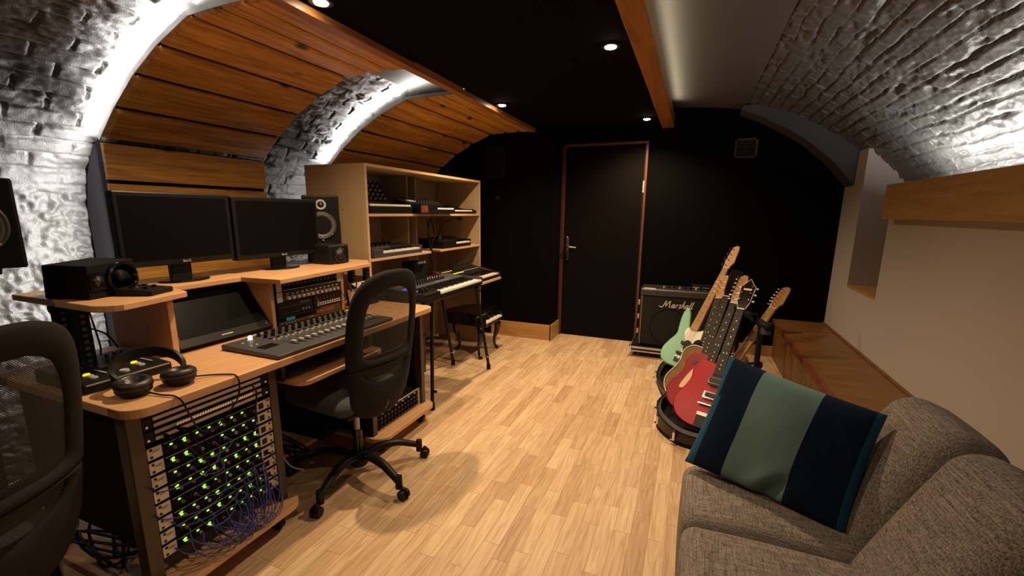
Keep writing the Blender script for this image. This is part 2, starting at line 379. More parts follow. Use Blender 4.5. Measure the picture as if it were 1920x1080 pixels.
# left side: brick vault down to rough stone wall; inward side is +x
VL = [(-1.93, 2.150), (-2.20, 2.045), (-2.40, 1.935), (-2.58, 1.80), (-2.74, 1.645), (-2.86, 1.49), (-2.92, 1.33), (-2.935, 1.1), (-2.94, .6), (-2.94, 0)]
def dl(S, Y, Z):
    t = np.clip((Z-1.36)/.06, 0, 1); return brick_disp(S, Y)*t + crinkle_disp(S, Y)*(1-t)
vault('wall_left', VL, -.55, 3.12, .0075, MT['brick'], dl, 1)
# right side brick vault
VR = [(.33, 2.205), (.62, 2.115), (.85, 2.00), (1.07, 1.855), (1.24, 1.705), (1.39, 1.54), (1.50, 1.38), (1.55, 1.2)]
vault('wall_right_vault', VR, .3, 4.42, .0078, MT['brick'], lambda S, Y, Z: brick_disp(S, Y)*1.15, -1)
# smooth crown between the two, seen in the gap by the beam and above the brick ribs
VC = [(-1.95, 2.145), (-1.6, 2.215), (-1.2, 2.262), (-.8, 2.28), (-.4, 2.268), (0, 2.245), (.20, 2.222), (.345, 2.2)]
vault('ceiling', VC, -.75, 4.62, .05, MT['smooth'], None, 1)
# rib in front of the end wall on the right
rp_ = [(.30, 2.19), (.30, 2.155), (.45, 2.092), (.62, 2.00), (.784, 1.896), (.98, 1.73), (1.148, 1.535), (1.152, 1.8), (1.20, 2.19)]
struct(MB().prism(rp_, 4.36, 4.60, 'xz').build('trim_rib_right', MT['graybrick']))
# end wall: deep part with the door, nearer part on the left, and the return between
bw = MB().bb(-1.29, 1.75, 4.60, 4.70, 0, 2.4).build('wall_back', MT['black_wall']); struct(bw)
struct(MB().bb(-3.0, -1.29, 4.28, 4.70, 0, 2.4).build('wall_back_left', MT['black_wall']))
struct(MB().bb(-1.485, -.345, -.75, 4.6, CZ, CZ+.03).build('ceiling_panel', MT['black_ceil']))
# closing walls behind the camera
struct(MB().bb(-3.1, 1.7, -.85, -.75, 0, 2.5).build('wall_front', MT['black_wall']))
struct(MB().bb(-3.2, -2.98, -.8, 4.65, -.05, 2.45).build('wall_left_backing', MT['black_wall']))
# right plaster wall with its niche
wr = MB()
wr.bb(1.15, 1.22, -.75, 3.56, 0, 1.46)
wr.bb(1.15, 1.60, 3.56, 4.15, 0, .757)
wr.bb(1.15, 1.60, 4.15, 4.60, 0, 2.0)
wr.bb(1.22, 1.60, 3.50, 3.56, 0, 1.46)
wr.bb(1.56, 1.62, 3.40, 4.2, 0, 2.1)
struct(wr.build('wall_right', MT['white_wall']))
struct(MB().bb(1.148, 1.555, 3.562, 4.148, .757, .775).build('sill_niche', MT['oakx']))
struct(MB().bb(1.55, 1.65, -.75, 3.5, 0, 2.2).build('wall_right_backing', MT['black_wall']))
# pelmet hiding the strip light
pm = MB(); pm.bb(1.085, 1.105, -.75, 3.485, 1.283, 1.49); pm.bb(1.105, 1.15, -.75, 3.485, 1.283, 1.30); pm.bb(1.105, 1.15, 3.467, 3.485, 1.30, 1.49)
struct(pm.build('trim_pelmet', MT['oak'], bevel=.002))
# beam on the right of the black ceiling, edge board on the left
struct(MB().bb(-.345, -.243, -.75, 4.595, 2.085, 2.19).build('trim_beam', MT['trimwood'], bevel=.002))
struct(MB().bb(-1.543, -1.487, -.75, 4.278, 2.062, 2.13).build('trim_edge_board', MT['trimwood'], bevel=.002))
# baseboards
struct(MB().bb(-1.95, -1.275, 4.262, 4.28, 0, .16).build('baseboard_left', MT['oakx'], bevel=.002))
struct(MB().bb(-1.29, -1.272, 4.262, 4.585, 0, .16).build('baseboard_return', MT['oak'], bevel=.002))
struct(MB().bb(-.44, .79, 4.582, 4.60, 0, .10).build('baseboard_back', MT['oakx'], bevel=.002))
# door
dr = thing('door_1', 'dark flush door with thin red-brown frame and chrome lever in black wall', 'door', (-.87, 4.6, 0)); dr['kind'] = 'structure'
fr = MB(); fr.bb(-1.29, -1.255, 4.555, 4.602, 0, 1.975); fr.bb(-.475, -.452, 4.565, 4.602, 0, 1.975); fr.bb(-1.29, -.452, 4.555, 4.602, 1.952, 1.975)
fr.build('door_frame', MT['doorred'], dr, bevel=.002)
MB().bb(-1.25, -.487, 4.575, 4.61, .004, 1.945).build('door_leaf', MT['door'], dr, bevel=.001)
MB().bb(-.487, -.474, 4.57, 4.60, .004, 1.945).build('door_gap_seal', MT['blackm'], dr)
MB().bb(-.484, -.472, 4.562, 4.572, 1.50, 1.61).build('hinge', MT['lgrey'], dr)
pl = MB().prism(rrect(-1.232, -1.196, .815, 1.055, .017), 4.566, 4.576, 'xz'); pl = pl.build('handle_plate', MT['chrome'], dr, bevel=.002)
MB().tube([(-1.214, 4.57, .955), (-1.214, 4.535, .955), (-1.200, 4.525, .955), (-1.105, 4.525, .950)], .0095, 10, 3).build('handle_lever', MT['chrome'], pl, smooth=True)
MB().cyl((-1.214, 4.575, .86), (-1.214, 4.56, .86), .009).build('keyhole', MT['chrome'], pl)
# vents and small wall fittings
v1 = thing('air_vent', 'small black louvred air vent high on the black wall near the brick rib', 'vent', (.375, 4.6, 1.88))
vf = MB()
for a in ((.285, .30, 1.795, 1.96), (.45, .465, 1.795, 1.96)): vf.bb(a[0], a[1], 4.585, 4.6, a[2], a[3])
vf.bb(.285, .465, 4.585, 4.6, 1.795, 1.81); vf.bb(.285, .465, 4.585, 4.6, 1.945, 1.96); vf.build('vent_frame', MT['grey'], v1, bevel=.001)
vs_ = MB()
for k in range(8): vs_.box((.375, 4.593, 1.82+.0165*k), (.152, .012, .004), Matrix.Rotation(.6, 3, 'X'))
vs_.build('vent_slats', MT['grey'], v1)
v2 = thing('wall_hatch', 'faint black framed hatch on the wall above the bookcase end', 'hatch', (-1.93, 4.28, 1.8))
vf = MB()
for a, b_ in ((-2.02, -1.998), (-1.82, -1.80)): vf.bb(a, b_, 4.262, 4.28, 1.63, 1.95)
vf.bb(-2.02, -1.80, 4.262, 4.28, 1.93, 1.95); vf.bb(-2.02, -1.80, 4.262, 4.28, 1.63, 1.65); vf.build('hatch_frame', MT['black'], v2, bevel=.002)
MB().bb(-1.998, -1.82, 4.272, 4.28, 1.65, 1.93).build('hatch_panel', MT['blackm'], v2)
hk = thing('wall_socket', 'tiny brass socket on the black wall beside the bookcase', 'socket', (-1.88, 4.28, 1.45))
MB().prism(rrect(-1.905, -1.862, 1.415, 1.475, .008), 4.272, 4.28, 'xz').build('socket_plate', MT['blackm'], hk)
MB().cyl((-1.884, 4.273, 1.444), (-1.884, 4.262, 1.444), .009).build('socket_pin', plain('brass', (.45, .25, .07), .35, 1), hk)
# timber bays of the left vault
def bay(y0, y1, label, low):
    t = thing('timber_acoustic_panel', label, 'wall panel', (-2.3, (y0+y1)/2, 1.2), 'curved timber panels under the brick vault')
    m = MB()
    for a, b_ in zip(KN[1:-1], KN[2:]):
        a = Vector((a[0], 0, a[1])); b_ = Vector((b_[0], 0, b_[1])); d = (b_-a).normalized(); n = Vector((d.z, 0, -d.x)); n = n if n.z > 0 else -n
        a = a+d*.010; b_ = b_-d*.010; c = .011
        # a board with chamfered ends, its face towards the room
        q = [a+d*c, b_-d*c, b_+n*c, b_+n*.024, a+n*.024, a+n*c]
        base = len(m.v)
        vs = [Vector((p.x, y0+.018, p.z)) for p in q] + [Vector((p.x, y1-.002, p.z)) for p in q]
        m.add(vs, [(i, (i+1) % 6, 6+(i+1) % 6, 6+i) for i in range(6)] + [(5, 4, 3, 2, 1, 0), (6, 7, 8, 9, 10, 11)])
        m.add([vs[0], vs[1], Vector((b_.x, y0, b_.z))+n*c*1.3, Vector((a.x, y0, a.z))+n*c*1.3, vs[2], vs[5]], [(0, 1, 2, 3), (1, 4, 2), (0, 3, 5)])
    z = KN[-1][1]
    while z > low:
        m.bb(-2.712, -2.69, y0, y1, z-.182, z-.008); z -= .193
    m.build('boards', MT['pine'], t, bevel=.0012)
    # dark backing behind the gaps, and the grey felt end
    b = MB()
    for a, b_ in zip(KN[:-1], KN[1:]):
        a = Vector((a[0], 0, a[1])); b_ = Vector((b_[0], 0, b_[1])); d = (b_-a).normalized(); n = Vector((d.z, 0, -d.x)); n = n if n.z > 0 else -n
        q = [a+n*.026, b_+n*.026, b_+n*.034, a+n*.034]
        b.add([Vector((p.x, y0+.012, p.z)) for p in q] + [Vector((p.x, y1, p.z)) for p in q], [(0, 1, 5, 4), (1, 2, 6, 5), (2, 3, 7, 6), (3, 0, 4, 7), (0, 3, 2, 1), (4, 5, 6, 7)])
    b.bb(-2.73, -2.713, y0+.005, y1, low, KN[-1][1])
    b.build('backing', MT['blackm'], t)
    e = MB()
    for a, b_ in zip(KN[:-1], KN[1:]):
        a = Vector((a[0], 0, a[1])); b_ = Vector((b_[0], 0, b_[1])); d = (b_-a).normalized(); n = Vector((d.z, 0, -d.x)); n = n if n.z > 0 else -n
        q = [a+n*.002, b_+n*.002, b_+n*.024, a+n*.024]
        e.add([Vector((p.x, y0-.012, p.z)) for p in q] + [Vector((p.x, y0-.009, p.z)) for p in q], [(0, 1, 5, 4), (1, 2, 6, 5), (2, 3, 7, 6), (3, 0, 4, 7), (0, 3, 2, 1), (4, 5, 6, 7)])
    e.build('edge_profile', MT['alu'], t)
    f = MB().prism([(-2.705, 1.62), (-2.72, 1.64), (-2.80, 1.58), (-2.87, 1.46), (-2.915, 1.30), (-2.925, low), (-2.705, low)], y0+.001, y0+.012, 'xz')
    f.build('felt_end', MT['felt'], t)
    return t
bay(1.355, 2.24, 'curved stained pine panel over the two computer monitors', .05)
bay(2.82, 4.275, 'curved stained pine panel above the bookcase', 1.2)
# ceiling spotlights
for (sx, sy, vis) in SPOTS:
    if not vis: continue
    lb = {(-1.42, 1.507): 'small bright ceiling spotlight beside timber edge, nearest the desk', (-1.42, 3.30): 'small ceiling spotlight beside timber edge, above the bookcase',
          (-.446, 2.37): 'bright ceiling spotlight beside the wooden beam, the larger looking of two', (-.445, 4.17): 'ceiling spotlight beside the beam end, above the dark door'}[(sx, sy)]
    t = thing('ceiling_spotlight', lb, 'spotlight', (sx, sy, CZ), 'recessed ceiling spotlights')
    MB().lathe([(.030, CZ-.001), (.046, CZ-.001), (.046, CZ-.006), (.034, CZ-.008), (.030, CZ-.006)], (sx, sy, 0)).build('trim_ring', MT['steel'], t, smooth='auto')
    MB().lathe([(.0, CZ-.003), (.030, CZ-.003), (.026, CZ-.010), (.014, CZ-.014), (.0, CZ-.015)], (sx, sy, 0)).build('lamp_lens', MT['lamp'], t, smooth=True)
# ------------------------------------------------------------------ producer desk
dk = thing('studio_desk', 'long beech studio desk with two rack bays and raised monitor shelf', 'desk', (-1.8, 1.45, 0))
MB().prism(rrect(-2.15, -1.385, .655, 2.225, .06, 8, (0, 1, 1, 0)), .722, .75, 'xy').build('desktop', MT['desk'], dk, bevel=.003)
# raised shelf with a set-back middle
shp = [(-2.20, .765), (-2.05, .765)] + [(-1.735+.07*math.cos(a)-.0, .835+.07*math.sin(a)) for a in np.linspace(-PI/2-.2, -.15, 6)] + [(-1.728, 1.058), (-1.885, 1.10), (-1.888, 1.395), (-1.665, 1.412), (-1.665, 1.43), (-1.745, 2.10), (-1.86, 2.225), (-2.20, 2.225)]
MB().prism(shp, .978, 1.0, 'xy').build('monitor_shelf', MT['desk'], dk, bevel=.003)
for (y0, y1, x1) in ((1.018, 1.040, -1.787), (1.455, 1.475, -1.787), (1.905, 1.925, -1.787)):
    pm = MB().prism([(-2.15, .75), (x1, .75), (x1, .978), (-2.15, .978)], y0, y1, 'xz'); pm.build('hutch_panel', MT['desk'], dk, bevel=.002)
# slotted rack strips at both ends of the raised shelf
for yy in (.79, 2.19):
    st = MB().bb(-1.98, -1.955, yy-.02, yy+.02, .75, .978).bb(-1.86, -1.84, yy-.02, yy+.02, .75, .978)
    st = st.build('rack_strip', MT['blackm'], dk)
    for xx in (-1.954, -1.839):
        h = MB()
        for k in range(9): h.bb(xx, xx+.003, yy-.006, yy+.006, .77+.022*k, .78+.022*k)
        h.build('strip_holes', MT['grey'], st)
# steel rack posts
for y0, y1 in ((.692, .734), (1.170, 1.206), (1.755, 1.79), (2.222, 2.257)):
    MB().prism([(-1.545, .10), (-1.492, .10), (-1.492, .722), (-1.545, .722)], y0, y1, 'xz').build('rack_post', MT['post'], dk, bevel=.003)
    MB().bb(-2.08, -2.03, y0, y1, .10, .722).build('rear_post', MT['blackm'], dk)
for y0, y1, zb in ((.700, .708, .25), (1.192, 1.200, .113), (1.765, 1.773, .113), (2.238, 2.246, .113)):
    MB().prism([(-2.03, zb), (-1.546, zb), (-1.546, .721), (-2.03, .721)], y0, y1, 'xz').build('bay_side', MT['blackm'], dk)
# base boards with their casters
MB().prism(rrect(-2.12, -1.425, .66, 1.235, .07, 8, (0, 1, 1, 0)), .088, .112, 'xy').build('base_board', MT['desk'], dk, bevel=.003)
MB().prism(rrect(-2.12, -1.425, 1.735, 2.285, .07, 8, (0, 1, 1, 0)), .088, .112, 'xy').build('base_board', MT['desk'], dk, bevel=.003)
MB().bb(-2.12, -1.775, 1.236, 1.734, .088, .112).build('base_board', MT['desk'], dk, bevel=.003)
for (x, y) in ((-1.50, .74), (-1.50, 1.15), (-1.50, 1.82), (-1.50, 2.20), (-2.0, .8), (-2.0, 2.2)):
    c = MB().cyl((x, y, .088), (x, y, .05), .012, n=10).cyl((x, y-.012, .032), (x, y+.012, .032), .032, n=18).build('desk_caster', MT['black'], dk, smooth='auto')
# pull-out keyboard tray
tr = MB().prism(rrect(-1.80, -1.375, 1.225, 1.735, .045, 6, (0, 1, 1, 0)), .612, .632, 'xy').build('keyboard_tray', MT['desk'], dk, bevel=.003)
for y in (1.222, 1.738): MB().bb(-1.85, -1.47, y-.008, y+.008, .625, .70).build('tray_slide', MT['steel'], tr)
# --- 19-inch gear: local frame, front at y=0 facing -y, x centred, z up
def gear(name, label, W, H, D, mat, group=None, ear=None):
    t = thing(name, label, 'rack gear', (0, 0, 0), group, world=False)
    MB().bb(-W/2+.012, W/2-.012, .004, D, .001, H-.001).build('casing', MT['blackm'], t)
    MB().bb(-W/2, W/2, -.002, .005, .0008, H-.0008).build('face_plate', mat, t, bevel=.0008)
    return t
RW = .432
# patchbays
for k, (z, lab) in enumerate(((.672, 'topmost silver-striped patchbay, close under the desk top'), (.632, 'second patchbay from the desk top, silver stripes'), (.588, 'third patchbay from the desk top, with plugged cable ends'))):
    t = gear('patchbay', lab, RW, .040, .16, MT['blackm'], 'patchbays at the top of the slanted rack')
    for zz in (.010, .031): MB().bb(-RW/2+.03, RW/2-.03, -.0045, -.002, zz-.0055, zz+.0055).build('label_strip', MT['panel_silver'], t)
    j = MB().cyl((0, -.003, 0), (0, .002, 0), .0035, n=8).build('jack', MT['black'], t); first = True
    for q in range(24):
        for zz in (.0195, .0025+.0):
            if zz < .01: continue
            x = -RW/2+.035+q*(RW-.07)/23
            if first: j.location = (x, -.001, zz); first = False
            else: copy_part(j, (x, -.001, zz))
    for sx in (-1, 1):
        e = MB().bb(sx*RW/2-sx*.026, sx*RW/2, -.004, -.002, .002, .038).build('ear', MT['black'], t)
        MB().cyl((sx*(RW/2-.010), -.0042, .012), (sx*(RW/2-.010), -.006, .012), .004, n=8).build('screw', MT['chrome'], e)
    if k == 2:
        tex = MB()
        for q in range(30): tex.box((-.12+q*.009, -.0055, .031), (.006, .002, .010), Matrix.Rotation(.5, 3, 'Y'))
        tex.build('jack_nuts', MT['chrome'], t)
    place(t, (-1.50, .952, z), 90)
# eight microphone preamp units with green lamps
random.seed(11)
ordinal = ['topmost', 'second from top', 'third from top', 'fourth from top', 'fourth from bottom', 'third from bottom', 'second from bottom', 'lowest']
for k in range(8):
    H = .0492; z = .577-H*(k+1)+.006
    t = gear('preamp_unit', ordinal[k] + ' of the silver-eared rack units with green lamps', RW, H-.006, .20, MT['black'], 'preamp units in the rack at the desk end')
    for sx in (-1, 1):
        a, b_ = (-RW/2, -RW/2+.042) if sx < 0 else (RW/2-.058, RW/2)
        e = MB().bb(a, b_, -.005, -.002, .002, H-.008).build('ear', MT['panel_silver'], t, bevel=.0008)
        h = MB()
        for zz in (.010, .034): h.lathe([(0, 0), (.0042, 0), (.0042, .001), (0, .001)], (sx*(RW/2-.011), -.0065, zz), 'y', 12)
        h.build('mounting_hole', MT['black'], e)
        if sx > 0: MB().bb(a+.008, a+.028, -.0062, -.005, .010, .032).build('meter_window', MT['black'], e)
        else: MB().bb(a+.016, a+.036, -.0056, -.005, .028, .0295).bb(a+.016, a+.032, -.0056, -.005, .024, .0255).build('print', MT['grey'], e)
    # eight cards, each with its divider, a lamp cluster and a socket
    for q in range(8):
        x0 = -RW/2+.046+q*.0408
        c = MB().bb(x0+.0005, x0+.0400, -.006, -.002, .004, H-.010).build('preamp_card', MT['grey'] if False else MT['blackm'], t, bevel=.0006)
        MB().bb(x0+.001, x0+.039, -.0072, -.006, H-.0115, H-.0102).build('card_edge', MT['panel_silver'], c)
        MB().lathe([(.0052, 0), (.0052, -.006), (.003, -.006), (.003, 0)], (x0+.030, -.006, .014), 'y', 10).build('socket', MT['panel_silver'] if (q*k) % 3 else MT['trimwood'], c)
        kb = MB().cyl((x0+.009, -.006, .026), (x0+.009, -.016, .026), .0042, .0036, n=10).build('gain_knob', MT['black'], c)
        pat = [(0, 0)] if random.random() < .6 else [(0, 0), (.0, -.0085), (-.011, -.003)]
        if random.random() < .12: pat = []
        for dx, dz in pat:
            MB().bb(x0+.018+dx, x0+.0255+dx*.6, -.0082, -.006, .0255+dz, .0305+dz).build('green_lamp', MT['led_green'], c)
    place(t, (-1.50, .952, z), 90)
# --- hutch rack gear between the shelf and desk top
HX, HY, HW = -1.787, 1.690, .415
def knobrow(t, n, x0, x1, z, r, d, mat, name='knob'):
    k0 = MB().cyl((0, 0, 0), (0, -d, 0), r, r*.85, n=14).build(name, mat, t, smooth='auto'); k0.location = (x0, -.003, z)
    for i in range(1, n): copy_part(k0, (x0+(x1-x0)*i/(n-1), -.003, z))
def btns(t, n, x0, x1, z, w_, h_, mat, name='button'):
    k0 = MB().box((0, -.003, 0), (w_, .006, h_)).build(name, mat, t, bevel=.0006); k0.location = (x0, -.002, z)
    for i in range(1, n): copy_part(k0, (x0+(x1-x0)*i/(n-1), -.002, z))
a = gear('rack_unit', 'silver-faced rack unit with a full row of small knobs, topmost under the shelf', HW, .048, .22, MT['blackm'])
MB().bb(-HW/2, -HW/2+.03, -.004, -.002, .001, .047).build('ear', MT['panel_silver'], a); MB().bb(HW/2-.03, HW/2, -.004, -.002, .001, .047).build('ear', MT['panel_silver'], a)
btns(a, 14, -.165, .165, .032, .014, .012, MT['grey']); MB().bb(-.17, .17, -.004, -.002, .004, .007).build('panel_line', MT['panel_silver'], a)
place(a, (HX+.004, HY, .918), 90)
a = gear('rack_unit', 'silver rack compressor with round metal knobs, second under the shelf', HW, .048, .22, MT['steel'])
MB().bb(-HW/2, -HW/2+.03, -.004, -.002, .001, .047).build('ear', MT['panel_silver'], a)
knobrow(a, 12, -.15, .17, .017, .0095, .016, MT['panel_silver']); btns(a, 12, -.15, .17, .036, .012, .006, MT['panel_silver'])
place(a, (HX+.004, HY, .869), 90)
a = gear('rack_unit', 'black rack effects unit with two rows of pale buttons and chrome handles', HW*.48, .062, .22, MT['black'])
for z in (.010, .020): btns(a, 10, -.075, .075, z, .009, .006, MT['white'])
btns(a, 6, -.06, .06, .045, .012, .010, plain('red_readout', (.05, .004, .004), .3))
for x in (-.092, .088): MB().tube([(x, -.002, .052), (x, -.022, .050), (x, -.024, .030), (x, -.022, .012), (x, -.002, .010)], .0032, 8, 3).build('handle', MT['chrome'], a, smooth=True)
place(a, (HX+.004, HY+.108, .806), 90)
a = gear('disc_drive', 'black disc drive box beside the rack unit with chrome handles', HW*.5, .060, .22, MT['black'])
MB().bb(-.09, .08, -.004, -.002, .036, .039).build('disc_slot', MT['grey'], a); btns(a, 3, .04, .075, .012, .006, .006, MT['lgrey']); MB().bb(.03, .085, -.0038, -.002, .046, .0475).build('print', MT['lgrey'], a)
MB().bb(-.10, .10, -.005, -.002, .003, .006).build('panel_line', MT['grey'], a)
place(a, (HX+.004, HY-.103, .806), 90)
a = gear('disc_player', 'black disc player with small blue display, lowest in the desk hutch', HW, .050, .22, MT['gloss'])
MB().bb(-.165, -.115, -.004, -.002, .022, .036).build('display', plain('blue_display', (.02, .08, .12), .3, emit=(.03, .22, .38), es=.25), a)
MB().bb(.02, .14, -.004, -.002, .020, .038).build('disc_tray', MT['redtrim'], a); btns(a, 4, -.17, -.12, .010, .006, .005, MT['lgrey']); MB().bb(-.03, .0, -.0035, -.002, .012, .014).build('print', MT['lgrey'], a)
place(a, (HX+.004, HY, .754), 90)
# lower bay gear
a = gear('rack_mixer', 'rack mixer with silver frame and many black knobs, low under the far desk end', .43, .105, .22, MT['black'])
for s in (-1, 1): MB().bb(s*.215, s*.198, -.006, -.001, 0, .105).build('side_rail', MT['panel_silver'], a, bevel=.001)
MB().bb(-.215, .215, -.006, -.001, .099, .105).build('top_rail', MT['panel_silver'], a)
for z in (.02, .045, .07): knobrow(a, 12, -.17, .17, z, .008, .014, MT['gloss'])
btns(a, 6, -.15, .16, .088, .014, .006, MT['panel_silver'])
place(a, (-1.515, 2.005, .1135), 90)
a = thing('loudspeaker_cabinet', 'black perforated box above the rack mixer, under the far desk end', 'speaker', (0, 0, 0), world=False)
MB().bb(-.19, .19, .0, .30, 0, .41).build('cabinet', MT['blackm'], a, bevel=.004)
dots = MB().cyl((0, .002, 0), (0, -.001, 0), .006, n=8).build('vent_hole', MT['grey'], a); dots.location = (-.15, -.001, .05)
for i in range(6):
    for k in range(7):
        if i or k: copy_part(dots, (-.15+i*.06, -.001, .05+k*.05))
place(a, (-1.62, 2.01, .2205), 90)
a = thing('computer_tower', 'black computer tower on the low board behind the chair, under the desk', 'computer', (-1.85, 1.55, .112))
MB().bb(-2.08, -1.72, 1.62, 1.735, .112, .50).build('tower_case', MT['blackm'], a, bevel=.004); MB().bb(-1.722, -1.715, 1.625, 1.73, .13, .49).build('tower_front', MT['gloss'], a, bevel=.002)
# --- computer keyboard on the tray
a = thing('computer_keyboard', 'dark low computer keyboard on the pull-out tray', 'keyboard', (0, 0, 0), world=False)
MB().bb(-.22, .22, -.065, .065, 0, .012).build('key_deck', MT['grey'], a, bevel=.003)
k0 = MB().box((0, 0, 0), (.0155, .0155, .007)).build('key', MT['grey'], a, bevel=.0015); k0.location = (-.205, -.05, .0155)
for r in range(5):
    for c in range(20):
        if r or c: copy_part(k0, (-.205+c*.0195+(.01 if c > 14 else 0), -.05+r*.0205, .0155))
place(a, (-1.53, 1.46, .632), 90)
# --- control surface
a = thing('mixing_control_surface', 'wide dark grey mixing control surface with knobs and silver faders on the desk', 'mixing desk', (0, 0, 0), world=False)
tl = Matrix.Rotation(.035, 3, 'X')
MB().prism([(-.155, 0), (.155, 0), (.155, .022), (-.155, .016)], -.345, .345, 'yz').build('deck', MT['grey'], a, bevel=.005, seg=3)
zt = lambda y: .016+(y+.155)/.31*.006
cols = [-.20+.0355*i for i in range(15)]
k0 = MB().cyl((0, 0, 0), (0, 0, .016), .0085, .0075, n=14).build('knob', MT['black'], a, smooth='auto'); k0.location = (cols[0], .125, zt(.125))
for i, x in enumerate(cols):
    for y in (.125, .085):
        if i or y != .125: copy_part(k0, (x, y, zt(y)))
b0 = MB().box((0, 0, .002), (.016, .008, .005)).build('button', MT['black'], a, bevel=.001); b0.location = (cols[0], .055, zt(.055))
b1 = MB().box((0, 0, .002), (.010, .007, .005)).build('button', MT['lgrey'], a, bevel=.001); b1.location = (cols[0]-.006, .03, zt(.03))
for i, x in enumerate(cols):
    if i: copy_part(b0, (x, .055, zt(.055))); copy_part(b1, (x-.006, .03, zt(.03)))
    copy_part(b1, (x+.008, .018, zt(.018)))
f0 = MB().box((0, 0, .008), (.013, .024, .012)).build('fader_cap', MT['lgrey'], a, bevel=.003); f0.location = (cols[0], -.075, zt(-.075))
sl = MB().box((0, 0, .0004), (.003, .10, .001)).build('fader_slot', MT['blackm'], a); sl.location = (cols[0], -.055, zt(-.055)+.0006)
for i, x in enumerate(cols[1:]): copy_part(f0, (x, -.075, zt(-.075))); copy_part(sl, (x, -.055, zt(-.055)+.0006))
p0 = MB().box((0, 0, .002), (.013, .009, .005)).build('transport_key', MT['black'], a, bevel=.001); p0.location = (-.305, -.04, zt(-.04))
for i in range(4):
    for j in range(3):
        if i or j: copy_part(p0, (-.305+i*.018, -.04+j*.016, zt(-.04+j*.016)))
for (x, y) in ((-.31, .03), (-.285, .03), (-.30, .09), (-.27, .10)): copy_part(b1, (x, y, zt(y)))
MB().lathe([(0, .018), (.008, .015), (.009, 0), (0, 0)], (-.245, .118, zt(.118))).build('lamp_button', plain('lit_white_button', (.9, .9, .85), .3, emit=(1, .92, .8), es=1.5), a, smooth=True)
place(a, (-1.545, 1.485, .751), 90)
# --- touch screen leaning in the desk's middle
sc = thing('tilted_touch_screen', 'large black touch screen leaning back between the desk hutch panels', 'screen', (0, 0, 0), world=False)
MB().bb(-.205, .205, -.012, .012, 0, .25).build('screen_body', MT['black'], sc, bevel=.004)
MB().bb(-.185, .185, -.0135, -.0115, .035, .24).build('display_glass', MT['screen'], sc)
MB().bb(-.03, .02, -.0128, -.0115, .013, .018).build('logo_print', MT['lgrey'], sc)
MB().lathe([(0, -.004), (.008, -.003), (.009, 0), (0, 0)], (.185, -.012, .02), 'y').build('power_button', MT['chrome'], sc, smooth=True)
MB().bb(-.205, .205, -.02, .03, -.004, .004).build('screen_foot', MT['black'], sc)
sc.rotation_euler = (math.radians(-37), 0, math.radians(90)); sc.location = (-1.80, 1.247, .763)
# --- the two computer monitors
def monitor(label, x, y, W, H, z0, bx, by):
    t = thing('computer_monitor', label, 'monitor', (0, 0, 0), 'computer monitors', world=False)
    MB().bb(-W/2, W/2, -.018, .022, z0, z0+H).build('housing', MT['black'], t, bevel=.005)
    MB().bb(-W/2+.018, W/2-.018, -.0195, -.0175, z0+.026, z0+H-.018).build('display_glass', MT['screen'], t)
    c = bpy.data.curves.new('logo', 'FONT'); c.body = 'BenQ'; c.size = .014; c.extrude = .0004; c.align_x = 'CENTER'
    c.materials.append(MT['lgrey']); tmp = bpy.data.objects.new('tmp', c); COL.objects.link(tmp); bpy.context.view_layer.update()
    me = bpy.data.meshes.new_from_object(tmp.evaluated_get(bpy.context.evaluated_depsgraph_get())); bpy.data.objects.remove(tmp)
    o = bpy.data.objects.new('maker_logo', me); COL.objects.link(o); o.parent = t; o.location = (.01, -.0184, z0+.008); o.rotation_euler = (PI/2, 0, 0)
    MB().box((0, .02, (z0+.06)/2), (.085, .022, z0+.05)).build('neck', MT['black'], t, bevel=.004)
    MB().lathe([(0, .014), (.06, .013), (.098, .008), (.10, .003), (.10, 0), (0, 0)], (0, 0, 0), n=40).build('foot', MT['gloss'], t, smooth='auto')
    for c in t.children:
        if c.name.startswith('foot'): c.scale = (1.0, .72, 1)
    place(t, (x, y, 1.0005), 90); return t
monitor('wide black computer monitor, the one nearer the grey felt panel end', -2.005, 1.225, .452, .292, .072, 0, 0)
monitor('wide black computer monitor in front of the standing loudspeaker', -1.995, 1.708, .505, .298, .060, 0, 0)
